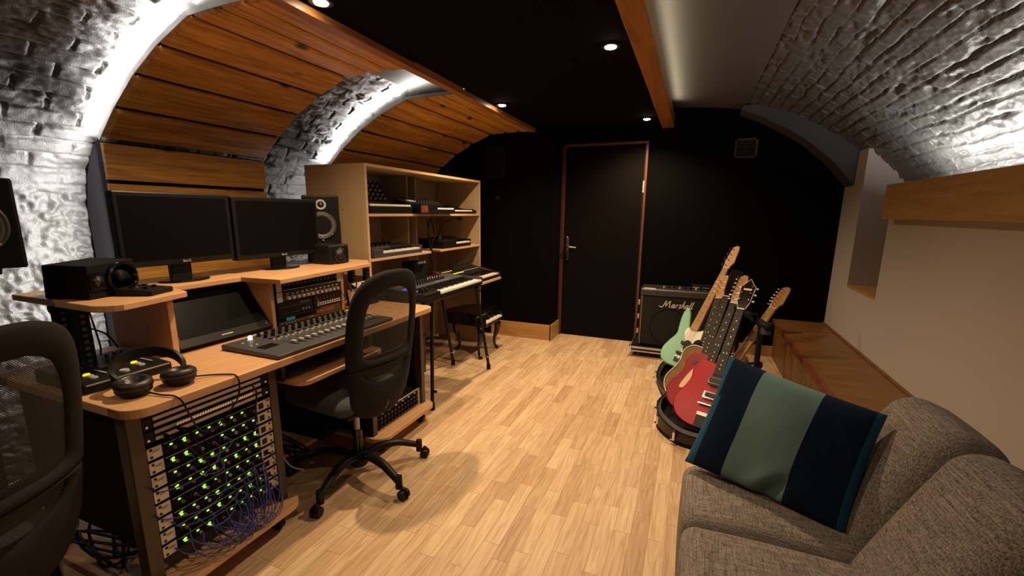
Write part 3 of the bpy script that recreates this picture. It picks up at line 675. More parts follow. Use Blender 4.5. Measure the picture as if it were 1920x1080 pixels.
# --- loudspeakers
def studio_speaker(label, W, H, D):
    t = thing('studio_monitor_speaker', label, 'speaker', (0, 0, 0), 'studio monitors on stands', world=False)
    MB().bb(-W/2, W/2, 0, D, 0, H).build('cabinet', MT['blackm'], t, bevel=.006)
    MB().bb(-W/2+.004, W/2-.004, -.006, 0, .004, H-.004).build('baffle', MT['black'], t, bevel=.004)
    R = W*.36; zc = H*.48
    w_ = MB().lathe([(R*1.12, -.006), (R*1.1, -.014), (R*.98, -.012), (R*.9, -.006)], (0, 0, zc), 'y', 36, False).build('woofer_ring', MT['grey'], t, smooth=True)
    MB().lathe([(R*.98, -.010), (R*.86, -.013), (R*.78, -.007), (R*.3, .02), (R*.28, .012), (0, .006)], (0, -.002, zc), 'y', 36, False).build('woofer_cone', plain('woven_cone', (.10, .095, .09), .45), w_, smooth=True)
    MB().lathe([(R*.3, .014), (R*.22, 0), (0, -.005)], (0, -.002, zc), 'y', 24).build('dust_cap', MT['black'], w_, smooth=True)
    s = MB()
    for k in range(4): s.lathe([(0, -.018), (.005, -.017), (.005, -.012), (0, -.012)], (R*1.04*math.cos(PI/4+k*PI/2), 0, zc+R*1.04*math.sin(PI/4+k*PI/2)), 'y', 10)
    s.build('screws', MT['chrome'], w_)
    zt_ = H*.84
    tw = MB().lathe([(.030, -.006), (.028, -.011), (.021, -.008), (.012, -.002)], (0, 0, zt_), 'y', 28, False).build('tweeter_ring', MT['lgrey'], t, smooth=True)
    MB().lathe([(.016, -.004), (.010, -.010), (0, -.012)], (0, 0, zt_), 'y', 20).build('tweeter_dome', MT['steel'], tw, smooth=True)
    MB().bb(-.02, .02, -.0085, -.006, H*.13, H*.17).build('badge', MT['chrome'], t)
    MB().lathe([(0, -.012), (.009, -.011), (.010, -.006), (0, -.006)], (.0, 0, H*.22), 'y', 16).build('volume_knob', MT['chrome'], t, smooth=True)
    return t
def speaker_stand(label, x, y, h, deg):
    t = thing('speaker_stand', label, 'stand', (0, 0, 0), 'speaker stands', world=False)
    MB().bb(-.11, .11, -.02, .20, h-.014, h).build('top_plate', MT['black'], t, bevel=.002)
    MB().cyl((0, .09, .02), (0, .09, h-.012), .022, n=16).build('pole', MT['blackm'], t, smooth='auto')
    MB().bb(-.09, .09, .02, .18, 0, .02).build('base_plate', MT['blackm'], t, bevel=.003)
    return place(t, (x, y, 0), deg)
sp = studio_speaker('black two-way studio speaker on a stand, cut by the picture edge, against rough stone', .205, .262, .22); place(sp, (-1.905, .604, 1.121), 70)
speaker_stand('stand carrying the studio speaker before the rough stone wall', -1.925, .545, 1.12, 70)
sp = studio_speaker('black two-way studio speaker standing between monitor and bookcase side', .20, .335, .20); place(sp, (-2.042, 2.055, 1.051), 45)
a = thing('speaker_pad', 'dark wedge pad under the studio speaker beside the bookcase', 'speaker pad', (0, 0, 0), world=False)
MB().bb(-.09, .09, .01, .19, 0, .050).build('foam_pad', MT['blackm'], a, bevel=.003)
place(a, (-2.042, 2.055, 1.0005), 45)
# small cube speaker on the shelf
a = thing('cube_speaker', 'small black cube speaker on the monitor shelf next to the bookcase', 'speaker', (0, 0, 0), world=False)
MB().rbox((0, .075, .055), (.152, .15, .11), .012, 3).build('cabinet', MT['black'], a, smooth='auto')
r_o = MB().lathe([(.048, -.004), (.046, -.010), (.038, -.006), (.03, -.002)], (0, 0, .055), 'y', 28, False).build('driver_ring', MT['gloss'], a, smooth=True)
MB().lathe([(.038, -.004), (.015, -.0015), (.012, -.003), (0, -.005)], (0, 0, .055), 'y', 24).build('driver_cone', MT['grey'], r_o, smooth=True)
place(a, (-1.866, 1.996, 1.0005), 90)
# lying box speaker with a big ring
a = thing('box_speaker', 'long black box speaker lying on the desk shelf near the rough stone wall', 'speaker', (0, 0, 0), world=False)
MB().prism([(-.085, 0), (.09, 0), (.084, .122), (-.079, .112)], 0, .17, 'xz').build('cabinet', MT['blackm'], a, bevel=.003)
r_o = MB().lathe([(.056, 0), (.055, -.013), (.047, -.015), (.042, -.004)], (.030, 0, .060), 'y', 32, False).build('woofer_ring', MT['gloss'], a, smooth='auto')
MB().lathe([(.043, -.004), (.02, -.001), (.016, -.003), (0, -.006)], (.030, 0, .060), 'y', 28).build('woofer_cone', MT['black'], r_o, smooth=True)
tw = MB().prism(rrect(-.078, -.026, .028, .088, .006), -.005, .001, 'xz').build('tweeter_plate', MT['gloss'], a, bevel=.001)
MB().lathe([(.018, -.005), (.012, -.004), (.008, -.008), (0, -.010)], (-.052, -.002, .058), 'y', 20).build('tweeter_dome', MT['steel'], tw, smooth=True)
place(a, (-1.853, .897, 1.0005), 105)
# small remote box on the shelf edge
a = thing('monitor_remote', 'small black remote box with knobs on the shelf edge before the box speaker', 'controller', (0, 0, 0), world=False)
MB().prism([(-.062, 0), (.062, 0), (.062, .026), (-.062, .018)], -.055, .055, 'yz').build('remote_body', MT['black'], a, bevel=.003)
for (x, y) in ((-.03, .02), (0, .03), (.03, .02), (-.02, -.02), (.02, -.02)): MB().cyl((x, y, .02), (x, y, .030), .008, .007, n=14).build('knob', MT['chrome'] if y > .025 else MT['gloss'], a, smooth='auto')
place(a, (-1.808, .965, 1.0005), 115)
# pen pot and card box at the far end of the desk
a = thing('pen_pot', 'clear plastic pot with pens at the far end of the desk hutch', 'pot', (-1.745, 1.965, .75))
gl, nt, b = newmat('frosted_plastic'); b.inputs['Base Color'].default_value = (.75, .68, .58, 1); b.inputs['Roughness'].default_value = .35; b.inputs['Alpha'].default_value = .55; MT['frost'] = gl
MB().lathe([(.030, .7508), (.040, .855), (.042, .858), (.038, .855), (.028, .756), (0, .756)], (-1.745, 1.965, 0), n=24).build('pot_wall', MT['frost'], a, smooth='auto')
for i, (dx, dy, m) in enumerate(((.02, .01, 'black'), (-.01, .02, 'redtrim'), (.0, -.02, 'steel'), (-.02, -.005, 'led_yellow'))):
    MB().cyl((-1.745+dx*.3, 1.965+dy*.3, .757), (-1.745+dx*1.9, 1.965+dy*1.9, .905), .004, n=8).build('pen', MT[m] if m != 'led_yellow' else MT['redtrim'], a)
a = thing('card_box', 'dark box holding a pale card, beside the pen pot', 'box', (-1.80, 2.10, .75))
MB().bb(-1.87, -1.75, 2.03, 2.17, .7505, .84).build('box_body', MT['black'], a, bevel=.003)
MB().box((-1.79, 2.10, .858), (.10, .13, .003), Matrix.Rotation(.45, 3, 'Y')).build('pale_card', MT['white'], a)
# --- headphones on the desk
hp = thing('headphones', 'black padded headphones lying on the near corner of the desk', 'headphones', (0, 0, 0), world=False)
def cup(x, y, tilt):
    m = Matrix.Translation((x, y, .030)) @ Matrix.Rotation(tilt, 4, 'X')
    c = MB().lathe([(0, -.024), (.036, -.024), (.045, -.014), (.046, -.004), (.047, 0), (0, 0)], n=32); c.v = [tuple(m @ Vector(v)) for v in c.v]
    o = c.build('ear_cup', MT['black'], hp, smooth='auto')
    p = MB().lathe([(.020, .004), (.026, .018), (.036, .022), (.046, .015), (.049, .004), (.046, -.004), (.030, -.003)], n=36); p.v = [tuple(m @ Vector(v)) for v in p.v]
    p.build('ear_pad', plain('black_leatherette', (.014, .013, .012), .38, bump=.4, bscale=300), o, smooth=True)
cup(-.058, -.012, .12); cup(.056, -.02, -.10)
band = [Vector((-.078, .0, .030)), Vector((-.090, .035, .052)), Vector((-.075, .075, .078)), Vector((-.03, .10, .094)), Vector((.03, .10, .094)), Vector((.075, .075, .078)), Vector((.090, .035, .052)), Vector((.078, .0, .030))]
bp_ = catmull(band, 6); bm_ = MB(); vs = []
for i, p in enumerate(bp_):
    t = (bp_[min(i+1, len(bp_)-1)]-bp_[max(i-1, 0)]).normalized(); n = Vector((0, 0, 1)); s_ = t.cross(n).normalized()
    for dx, dz in ((-.005, -.016), (.005, -.016), (.007, 0), (.005, .016), (-.005, .016), (-.007, 0)): vs.append(p + s_*dx + n*dz)
k = len(bp_); bm_.add(vs, [(i*6+j, i*6+(j+1) % 6, (i+1)*6+(j+1) % 6, (i+1)*6+j) for i in range(k-1) for j in range(6)] + [tuple(range(5, -1, -1)), tuple((k-1)*6+j for j in range(6))])
bm_.build('headband', MT['black'], hp, smooth='auto')
for s in (-1, 1): MB().tube([(s*.078, .02, .03), (s*.085, -.01, .04), (s*.07, -.04, .034)], .0035, 8, 3).build('yoke', MT['steel'], hp, smooth=True)
place(hp, (-1.515, .800, .7505), 78)
a = thing('headphone_cord', 'black headphone cord looping over the desk front into the patchbays', 'cord', (-1.4, .9, .7))
MB().tube([(-1.49, .868, .765), (-1.46, .93, .756), (-1.42, .96, .754), (-1.385, .968, .752), (-1.370, .965, .72), (-1.378, .955, .67), (-1.40, .925, .62), (-1.39, .88, .60), (-1.38, .83, .62), (-1.368, .80, .68), (-1.372, .785, .735), (-1.388, .775, .7545), (-1.43, .765, .755), (-1.475, .758, .758)], .0026, 8, 6).build('cord', MT['black'], a, smooth=True)
MB().tube([(-1.385, 1.02, .70), (-1.40, 1.045, .66), (-1.43, 1.06, .60), (-1.44, 1.055, .52), (-1.455, 1.03, .45), (-1.475, 1.0, .42)], .0032, 8, 6).build('cord', MT['black'], a, smooth=True)
# --- dj controller with lit buttons
a = thing('dj_controller', 'black button controller with two lit yellow keys on the desk end', 'controller', (0, 0, 0), world=False)
MB().prism([(-.15, 0), (.15, 0), (.15, .050), (-.15, .034)], -.17, .17, 'yz').build('deck', MT['black'], a, bevel=.004)
MB().bb(-.16, .16, -.1515, -.1495, .028, .032).build('front_line', MT['lgrey'], a)
zt = lambda y: .034+(y+.15)/.3*.016
for x in (-.09, .09):
    for i, (dy, mt) in enumerate(((-.055, 'led_yellow'), (-.078, 'lgrey'), (-.10, 'lgrey'))):
        o = MB().lathe([(0, .005), (.0095, .005), (.012, 0), (0, 0)], n=18).build('lit_key' if i == 0 else 'pad_key', MT[mt], a, smooth='auto'); o.location = (x-.012, dy, zt(dy)); o.scale = (1.2, .8, 1)
    MB().bb(x+.03, x+.036, -.10, -.03, .042, .0435).build('fader_slot', MT['lgrey'], a)
    for i in range(3):
        for j in range(3):
            o = MB().cyl((0, 0, 0), (0, 0, .016), .0075, .006, n=12).build('knob', MT['black'], a, smooth='auto'); o.location = (x-.035+i*.032, -.01+j*.045, zt(-.01+j*.045))
            MB().box((0, -.004, .0165), (.0025, .007, .001)).build('pointer', MT['lgrey'], o)
for k in range(4):
    o = MB().box((0, 0, .004), (.018, .012, .006)).build('pad_key', MT['grey'], a, bevel=.001); o.location = (-.03+.02*k, -.03, zt(-.03))
MB().lathe([(0, .006), (.016, .006), (.018, 0), (0, 0)], (.0, -.115, zt(-.115)), n=20).build('jog_key', MT['lgrey'], a, smooth='auto')
place(a, (-1.775, .800, .7505), 90); a.scale = (.72, .9, .9)
# --- blue patch cables hanging from the preamp rack
random.seed(4)
LABC = 'blue patch cable drooping from the green-lamped rack units'
def pz(k): return .577-.0492*(k+1)+.02
for i in range(28):
    big = i < 18
    if big:
        y1 = random.uniform(.98, 1.135); y2 = y1-random.uniform(.05, .20); k1, k2 = random.randint(4, 7), random.randint(6, 7); zl = random.uniform(.116, .17); out = random.uniform(.035, .085)
    else:
        y1 = random.uniform(.88, 1.13); y2 = y1-random.uniform(.10, .24); k1 = random.randint(1, 6); k2 = min(7, k1+random.randint(0, 2)); zl = min(pz(k1), pz(k2))-random.uniform(.01, .05); out = random.uniform(.02, .035)
    q = lambda y: .952-RW/2+.076+round((y-.952+RW/2-.076)/.0408)*.0408
    y1, y2 = q(y1), q(y2); z1, z2 = pz(k1), pz(k2)
    a = thing('patch_cable', LABC, 'cable', (-1.49, (y1+y2)/2, zl), 'blue patch cables on the rack')
    yc, wa = (y1+y2)/2, abs(y1-y2)/2+random.uniform(-.01, .02)*(1 if big else .3); sk = random.uniform(-.03, .03)
    p = [(-1.491, y1, z1), (-1.478, y1, z1-.001)]
    for th in np.linspace(.25, PI-.25, 7):
        f = math.sin(th); zz = z1*(1-th/PI)+z2*th/PI
        p.append((-1.482+.012+out*f, yc+wa*math.cos(th)+sk*f, zz+(zl-zz)*f**.8))
    p += [(-1.478, y2, z2-.001), (-1.491, y2, z2)]
    MB().tube(p, .0021, 6, 6).build('cable_jacket', MT['bluecable'], a, smooth=True)
    for yy, zz in ((y1, z1), (y2, z2)): MB().cyl((-1.492, yy, zz), (-1.478, yy, zz-.001), .0036, n=8).build('plug', MT['bluecable'], a)
for (y, z0, y2, z2, lb) in ((.79, .60, .86, .50, 'black cable plugged in the third patchbay, bending down over green lamps'), (.83, .605, .90, .40, 'longer black cable plugged in the third patchbay, crossing green lamps')):
    a = thing('patch_cable', lb, 'cable', (-1.49, y, z0))
    MB().tube([(-1.49, y, z0), (-1.45, y+.01, z0-.005), (-1.44, (y+y2)/2, (z0+z2)/2), (-1.455, y2, z2), (-1.485, y2+.03, z2-.03)], .0028, 6, 6).build('cable_jacket', MT['black'], a, smooth=True)
    MB().cyl((-1.491, y, z0), (-1.46, y, z0-.002), .0055, n=8).build('plug', MT['black'], a)
a = thing('hanging_cable', 'thin pale cord hanging under the pull-out tray', 'cord', (-1.66, 1.30, .115))
MB().tube([(-1.66, 1.285, .60), (-1.655, 1.29, .45), (-1.645, 1.30, .28), (-1.62, 1.33, .16), (-1.585, 1.375, .118)], .003, 6, 6).build('cord', MT['whitecable'], a, smooth=True)
for i, (x, y, lb) in enumerate(((-1.80, .78, 'tangled black cables on the base board at the desk end'), (-1.85, 1.42, 'tangled dark cables under the middle of the desk'))):
    pts = [(x+.16*math.sin(k*2.1+i)+random.uniform(-.03, .03), y+.10*math.cos(k*1.3)+random.uniform(-.02, .02), .118+.03*(k % 3)) for k in range(22)]
    t = tag(MB().tube(pts, .005, 6, 5).build('cable_bundle', MT['black'], None, smooth=True), lb, 'cables'); t['kind'] = 'stuff'
a = thing('wall_cables', 'two black cables running from box speaker down the rough stone wall', 'cables', (-2.0, .75, .8))
MB().tube([(-1.965, .775, 1.02), (-1.975, .77, .99), (-1.99, .775, .95), (-1.98, .83, .90), (-1.96, .90, .85), (-1.96, .93, .79)], .003, 6, 5).build('cable_jacket', MT['black'], a, smooth=True)
MB().tube([(-1.90, .835, .975), (-1.89, .84, .90), (-1.885, .845, .83), (-1.88, .84, .797)], .003, 6, 5).build('cable_jacket', MT['black'], a, smooth=True)
# ------------------------------------------------------------------ bookcase and what stands in it
bc = thing('bookcase', 'pale plywood bookcase with open shelves of keyboards, behind the desk end', 'bookcase', (-2.15, 3.1, 0))
XB, XF = -2.395, -1.915
MB().bb(XB, XF, 2.30, 2.318, 0, 1.572).build('side_panel', MT['birch'], bc, bevel=.001)
MB().bb(XB, XF, 3.912, 3.93, 0, 1.572).build('side_panel', MT['birch'], bc, bevel=.001)
MB().bb(XB, XF, 2.30, 3.93, 1.572, 1.59).build('top_panel', MT['birch'], bc, bevel=.001)
for (y0, y1, z0, z1) in ((2.30, 2.318, 0, 1.59), (3.912, 3.93, 0, 1.59), (2.318, 3.912, 1.572, 1.59)): MB().bb(XF, XF+.0025, y0, y1, z0, z1).build('edge_band', MT['plyedge'], bc)
MB().bb(XB-.006, XB, 2.30, 3.93, .05, 1.59).build('back_panel', MT['birch'], bc)
MB().bb(XB, -2.13, 3.046, 3.062, 0, 1.571).build('divider', MT['birch'], bc, bevel=.001)
MB().bb(XB, -2.13, 3.160, 3.176, 0, 1.571).build('divider', MT['birch'], bc, bevel=.001)
for z in (1.265, .975):
    MB().bb(XB, XF+.002, 2.319, 3.040, z, z+.017).build('shelf', MT['plyedge'], bc, bevel=.001)
    MB().bb(XB, XF+.002, 3.180 if z < 1.2 else 3.10, 3.911, z, z+.017).build('shelf', MT['plyedge'], bc, bevel=.001)
MB().bb(XB, -1.665, 3.178, 3.868, .676, .695).build('pull_out_board', MT['plyedge'], bc, bevel=.001)
hh = MB().cyl((0, .001, 0), (0, -.0005, 0), .004, n=8).build('shelf_pin_hole', MT['black'], bc); hh.location = (0, 0, 0)
# the hole mesh sits at the case origin; move copies onto the near side panel
o0 = Vector(ROOT[bc.name])
hh.data.transform(Matrix.Translation(o0))
for i, x in enumerate((-2.30, -2.20, -2.10)):
    if i: copy_part(hh, Vector((x, 2.2995, 1.305))-o0)
    else: hh.location = Vector((x, 2.2995, 1.305))-o0
# keyboards: local x low to high, -y towards the player
def keybed(t, x0, x1, y0, y1, z, n, split=False):
    w_ = (x1-x0)/n
    pat = [1, 1, 0, 1, 1, 1, 0]
    if split:
        k0 = MB().bb(-w_/2+.0006, w_/2-.0006, y0, y1, 0, .014).build('white_key', MT['white'], t, bevel=.001); k0.location = (x0+w_/2, 0, z)
        for i in range(1, n): copy_part(k0, (x0+w_*(i+.5), 0, z))
        b0 = MB().bb(-w_*.27, w_*.27, y0+(y1-y0)*.36, y1, .012, .025).build('black_key', MT['gloss'], t, bevel=.0015); first = True
        for i in range(n-1):
            if pat[i % 7]:
                if first: b0.location = (x0+w_*(i+1), 0, z); first = False
                else: copy_part(b0, (x0+w_*(i+1), 0, z))
    else:
        m = MB(); b_ = MB()
        for i in range(n):
            m.bb(x0+w_*i+.0005, x0+w_*(i+1)-.0005, y0, y1, z, z+.012)
            if i < n-1 and pat[i % 7]: b_.bb(x0+w_*(i+1)-w_*.27, x0+w_*(i+1)+w_*.27, y0+(y1-y0)*.36, y1, z+.010, z+.021)
        # the row reads as one keybed at this distance
        m.build('white_keys', MT['white'], t); b_.build('black_keys', MT['gloss'], t)
def synth(name, label, L, D, H, n, kx0, kx1, kd, back=.02, mat='black', cheek=None, split=False, cat='keyboard'):
    t = thing(name, label, cat, (0, 0, 0), world=False)
    zk = H*.45
    MB().prism([(-D/2, 0), (D/2, 0), (D/2, H+back), (-D/2+kd+.012, H), (-D/2+kd+.012, zk), (-D/2, zk)], -L/2, L/2, 'yz').build('body', MT[mat], t, bevel=.003)
    keybed(t, kx0, kx1, -D/2+.002, -D/2+kd, zk+.001, n, split)
    for a, b_ in ((-L/2, kx0), (kx1, L/2)):
        if b_-a > .004: MB().bb(a, b_, -D/2-.001, -D/2+kd+.012, zk, H*.95).build('end_block', MT[mat], t, bevel=.002)
    if cheek:
        for s in (-1, 1): MB().prism([(-D/2-.004, 0), (D/2, 0), (D/2, H+back+.004), (-D/2+kd, H+.006), (-D/2-.004, zk+.018)], s*L/2-(.0 if s > 0 else .012), s*L/2+(.012 if s > 0 else .0), 'yz').build('wood_cheek', MT[cheek], t, bevel=.002)
    return t
def panel_pt(D, kd, H, back, f): # point on the sloped panel
    y0, y1 = -D/2+kd+.012, D/2
    return (y0+(y1-y0)*f, H+back*f)
def knobs_on(t, rows, xs, D, kd, H, back, mat, r=.006, h=.010, name='knob'):
    k0 = None
    for f in rows:
        y, z = panel_pt(D, kd, H, back, f)
        for x in xs:
            if k0 is None: k0 = MB().cyl((0, 0, 0), (0, 0, h), r, r*.85, n=10).build(name, MT[mat], t, smooth='auto'); k0.location = (x, y, z)
            else: copy_part(k0, (x, y, z))
# top shelf: analog synth with an upright panel
t = thing('analog_synthesizer', 'black synth with upright knob panel above its keys, on the top shelf', 'keyboard', (0, 0, 0), world=False)
MB().prism([(-.16, 0), (.16, 0), (.16, .235), (.135, .235), (.035, .075), (-.03, .05), (-.16, .05)], -.235, .235, 'yz').build('body', MT['black'], t, bevel=.004)
keybed(t, -.225, .215, -.158, -.035, .051, 18)
pn = MB().box((0, .085, .157), (.45, .006, .17), Matrix.Rotation(-math.atan2(.10, .16), 3, 'X')).build('knob_panel', MT['gloss'], t)
kk = MB().cyl((0, 0, 0), (0, -.014, .009), .007, n=10).build('knob', MT['lgrey'], t, smooth='auto'); first = True
for r in range(5):
    for c in range(8):
        if r == 4 and c < 2: continue
        loc = (-.19+c*.052+.012*r*0, .045+r*.0215, .100+r*.030)
        if first: kk.location = loc; first = False
        else: copy_part(kk, loc)
place(t, (-2.085, 2.585, 1.2825), 90)
t = synth('drum_synthesizer', 'black synth with a red wooden end and white ring mark, mid top shelf', .50, .25, .075, 22, -.02, .24, .09, .04, 'black', None)
MB().bb(-.255, -.16, -.128, -.124, .008, .060).build('wood_end', MT['redtrim'], t, bevel=.001)
rg = MB().tube([(-.20+.045*math.cos(a), -.0+.028*math.sin(a), .094+.0045*math.sin(a)) for a in np.linspace(0, 2*PI, 25)], .004, 6).build('ring_mark', MT['lgrey'], t)
knobs_on(t, (.25, .6, .85), [-.12+.04*i for i in range(9)], .25, .09, .075, .04, 'grey')
place(t, (-1.995, 3.10, 1.2825), 90)
t = synth('mini_keyboard', 'small dark keyboard with cream keys at the far end of the top shelf', .40, .19, .045, 16, -.16, .17, .09, .02, 'black')
place(t, (-2.02, 3.615, 1.2825), 90)
t = thing('power_adapter', 'small black box at the very end of the top shelf', 'adapter', (-1.98, 3.87, 1.2825))
MB().bb(-2.02, -1.94, 3.835, 3.90, 1.2825, 1.318).build('adapter_body', MT['black'], t, bevel=.005); MB().cyl((-1.98, 3.86, 1.30), (-1.98, 3.83, 1.30), .005, n=8).build('adapter_plug', MT['grey'], t)
# lower shelf
t = synth('grey_keyboard', 'grey compact keyboard with white keys on the lower shelf, under the analog synth', .56, .20, .060, 22, -.19, .25, .10, .01, 'grey')
MB().bb(-.28, .12, .065, .10, .07, .085).build('rear_box', MT['black'], t, bevel=.003)
knobs_on(t, (.5,), [-.25+.05*i for i in range(7)], .20, .10, .06, .01, 'lgrey', .004, .008)
place(t, (-2.02, 2.645, .9925), 90)
t = thing('wire_loop', 'thin reddish wire looped on the grey compact keyboard', 'wire', (-2.08, 2.56, 1.06))
MB().tube([(-2.09, 2.47, 1.067), (-2.09, 2.48, 1.12), (-2.08, 2.52, 1.15), (-2.07, 2.55, 1.10), (-2.09, 2.58, 1.14), (-2.08, 2.64, 1.15), (-2.07, 2.67, 1.10), (-2.08, 2.68, 1.07)], .003, 6, 6).build('wire_jacket', MT['redtrim'], t, smooth=True)
t = synth('vocoder_keyboard', 'black keyboard with a gooseneck microphone on the lower shelf at far side', .50, .24, .065, 20, -.03, .24, .10, .02, 'black')
gn_ = MB().tube([(-.10, .02, .08), (-.105, .0, .14), (-.08, -.01, .19), (-.02, -.02, .225), (.08, -.03, .248), (.15, -.04, .246)], .0055, 8, 5).build('gooseneck', MT['black'], t, smooth=True)
MB().lathe([(0, 0), (.012, .003), (.016, .02), (.016, .045), (.010, .055), (0, .056)], (.145, -.04, .246), 'x', 14).build('microphone_capsule', MT['blackm'], gn_, smooth=True)
knobs_on(t, (.3,), [-.08, -.06, -.04], .24, .10, .065, .02, 'lgrey', .005, .014); knobs_on(t, (.9,), [.06, .08], .24, .10, .065, .02, 'lgrey', .004, .012)
place(t, (-2.045, 3.50, .9925), 90)
t = tag(MB().tube([(-1.96, 3.10, 1.24), (-1.965, 3.085, 1.12), (-1.955, 3.11, .98), (-1.96, 3.09, .86), (-1.95, 3.10, .80)], .006, 6, 6).tube([(-1.97, 3.13, 1.25), (-1.95, 3.15, 1.12), (-1.96, 3.12, 1.0), (-1.955, 3.12, .82)], .005, 6, 6).tube([(-1.96, 3.06, 1.25), (-1.94, 3.05, 1.13), (-1.95, 3.08, 1.02), (-1.955, 3.07, .83)], .004, 6, 6).build('cable_loom', MT['black'], None, smooth=True), 'black cables hanging in the gap between the two shelf halves', 'cables'); t['kind'] = 'stuff'
t = thing('power_strip', 'dark upright box with plugs in the bookcase gap behind the stage synth', 'power box', (-1.98, 3.0, .70))
MB().bb(-2.10, -1.98, 2.90, 3.06, .60, .91).build('box_body', MT['blackm'], t, bevel=.004)
for i in range(3): MB().cyl((-1.98, 2.95+.035*i, .90), (-1.965, 2.95+.035*i, .905), .010, n=10).build('plug', MT['lgrey'], t)
MB().bb(-2.39, -1.98, 2.80, 3.0, .59, .60).build('bracket', MT['black'], t)
t = synth('large_synthesizer', 'large dark synth with yellow stripe and wooden ends on the pull-out board', .655, .33, .062, 34, -.29, .315, .135, .052, 'black', 'redtrim')
y, z = panel_pt(.33, .135, .062, .052, .30); MB().box((-.12, y, z+.001), (.22, .010, .002), Matrix.Rotation(.27, 3, 'X')).build('yellow_stripe', MT['led_yellow'], t)
y, z = panel_pt(.33, .135, .062, .052, .36); MB().box((.16, y, z+.001), (.30, .006, .002), Matrix.Rotation(.27, 3, 'X')).build('panel_line', MT['lgrey'], t)
knobs_on(t, (.62,), [-.28+.022*i for i in range(8)], .33, .135, .062, .052, 'led_yellow', .004, .004, 'button'); knobs_on(t, (.75, .9), [.02+.035*i for i in range(8)], .33, .135, .062, .052, 'grey', .006, .010)
place(t, (-1.845, 3.525, .6955), 90)
# ------------------------------------------------------------------ stage synth on its stand
st = thing('keyboard_stand', 'black steel keyboard stand with splayed legs past the desk end', 'stand', (-1.65, 2.7, 0))
for (x, ya, yb, zt_) in ((-1.517, 2.40, 2.376, .735), (-1.504, 3.01, 3.237, .735), (-1.83, 3.02, 3.212, .735), (-1.83, 2.40, 2.38, .735)):
    lg = MB().cyl((x, yb, .03), (x, ya, zt_), .0125, n=14).build('leg', MT['black'], st, smooth='auto')
    MB().cyl((x, yb, 0), (x, yb-.004*(yb-ya), .045), .017, .016, n=14).build('rubber_foot', MT['blackm'], lg, smooth='auto')
    f = (.735-.16)/.735
    kx, ky = x, yb+(ya-yb)*.16/.735
    MB().cyl((kx+.010, ky, .13), (kx+.032, ky, .13), .010, n=10).build('leg_knob', MT['chrome'] if x < -1.6 or ya > 2.6 else MT['black'], lg, smooth='auto')
for x in (-1.517, -1.83): MB().tube([(x, 2.30, .738), (x, 3.10, .738)], .0125, 10).build('top_rail', MT['black'], st, smooth='auto')
for y in (2.40, 3.01): MB().tube([(-1.83, y, .738), (-1.517, y, .738)], .0125, 10).build('cross_rail', MT['black'], st, smooth='auto')
MB().tube([(-1.50, 3.06, .70), (-1.485, 3.06, .70)], .008, 10).build('lock_knob', MT['chrome'], st)
t = thing('stage_synthesizer', 'long synth with bright white keys and silver end on the steel stand', 'keyboard', (0, 0, 0), world=False)
L_, D_ = .80, .30
MB().prism([(-D_/2, 0), (D_/2, 0), (D_/2, .070), (.0, .058), (.0, .028), (-D_/2, .022)], -L_/2, L_/2, 'yz').build('body', MT['black'], t, bevel=.003)
MB().prism([(.002, .058), (D_/2-.004, .0705), (D_/2-.004, .073), (.002, .0605)], -L_/2+.01, L_/2-.012, 'yz').build('control_panel', plain('blue_grey_panel', (.055, .06, .08), .4), t, bevel=.001)
keybed(t, -.215, .385, -D_/2-.002, -.004, .026, 29, True)
MB().bb(-L_/2, -.218, -D_/2, 0, .020, .050).build('end_block', MT['black'], t, bevel=.004); MB().bb(.387, .402, -D_/2-.003, D_/2, 0, .060).build('silver_end', MT['grey'], t, bevel=.004)
for x in (-.33, -.29): MB().cyl((x-.008, -.08, .052), (x+.008, -.08, .052), .022, n=18).build('pitch_wheel', MT['blackm'], t, smooth='auto')
MB().bb(-.36, -.24, -.035, -.030, .050, .052).build('panel_line', MT['lgrey'], t)
kk = MB().cyl((0, 0, 0), (0, 0, .016), .0075, .006, n=12).build('knob', MT['black'], t, smooth='auto'); first = True
for r in range(2):
    for c in range(12):
        loc = (-.17+c*.030, .055+.045*r, .066+r*.004)
        if first: kk.location = loc; first = False
        else: copy_part(kk, loc)
for i in range(7): MB().bb(.02+.022*i, .032+.022*i, .10, .112, .070, .083).build('fader', MT['white'], t, bevel=.001)
MB().bb(.0, .20, .022, .027, .0635, .0645).build('panel_line', MT['lgrey'], t)
MB().bb(-.37, -.31, .01, .04, .062, .066).build('blue_light', MT['led_blue'], t); MB().bb(-.33, -.25, .10, .125, .070, .0735).build('display', plain('amber_display', (.3, .1, .03), .4, emit=(1, .35, .1), es=.35), t)
place(t, (-1.625, 2.66, .7515), 90)
# ------------------------------------------------------------------ toy grand piano
t = thing('toy_piano', 'small black toy piano with curved legs and white keys beside the bookcase', 'piano', (-1.80, 3.6, 0))
MB().prism([(-1.71, 3.43), (-1.71, 3.82), (-1.90, 3.82), (-1.98, 3.76), (-2.03, 3.62), (-2.06, 3.50), (-2.02, 3.44)], .30, .405, 'xy').build('case', MT['gloss'], t, bevel=.004)
MB().prism([(-1.70, 3.42), (-1.70, 3.83), (-1.90, 3.83), (-1.985, 3.765), (-2.035, 3.62), (-2.065, 3.50), (-2.02, 3.43)], .405, .418, 'xy').build('lid', MT['gloss'], t, bevel=.003)
MB().bb(-1.71, -1.62, 3.43, 3.82, .30, .325).build('key_shelf', MT['gloss'], t, bevel=.002)
for y in (3.43, 3.80): MB().bb(-1.71, -1.625, y, y+.02, .325, .375).build('key_block', MT['gloss'], t, bevel=.003)
m = MB(); b_ = MB()
k0 = MB().bb(-.083, -.002, -.0115, .0115, 0, .014).build('white_key', MT['white'], t); k0.location = (0, 0, 0)
k0.data.transform(Matrix.Translation(Vector(ROOT[t.name])))
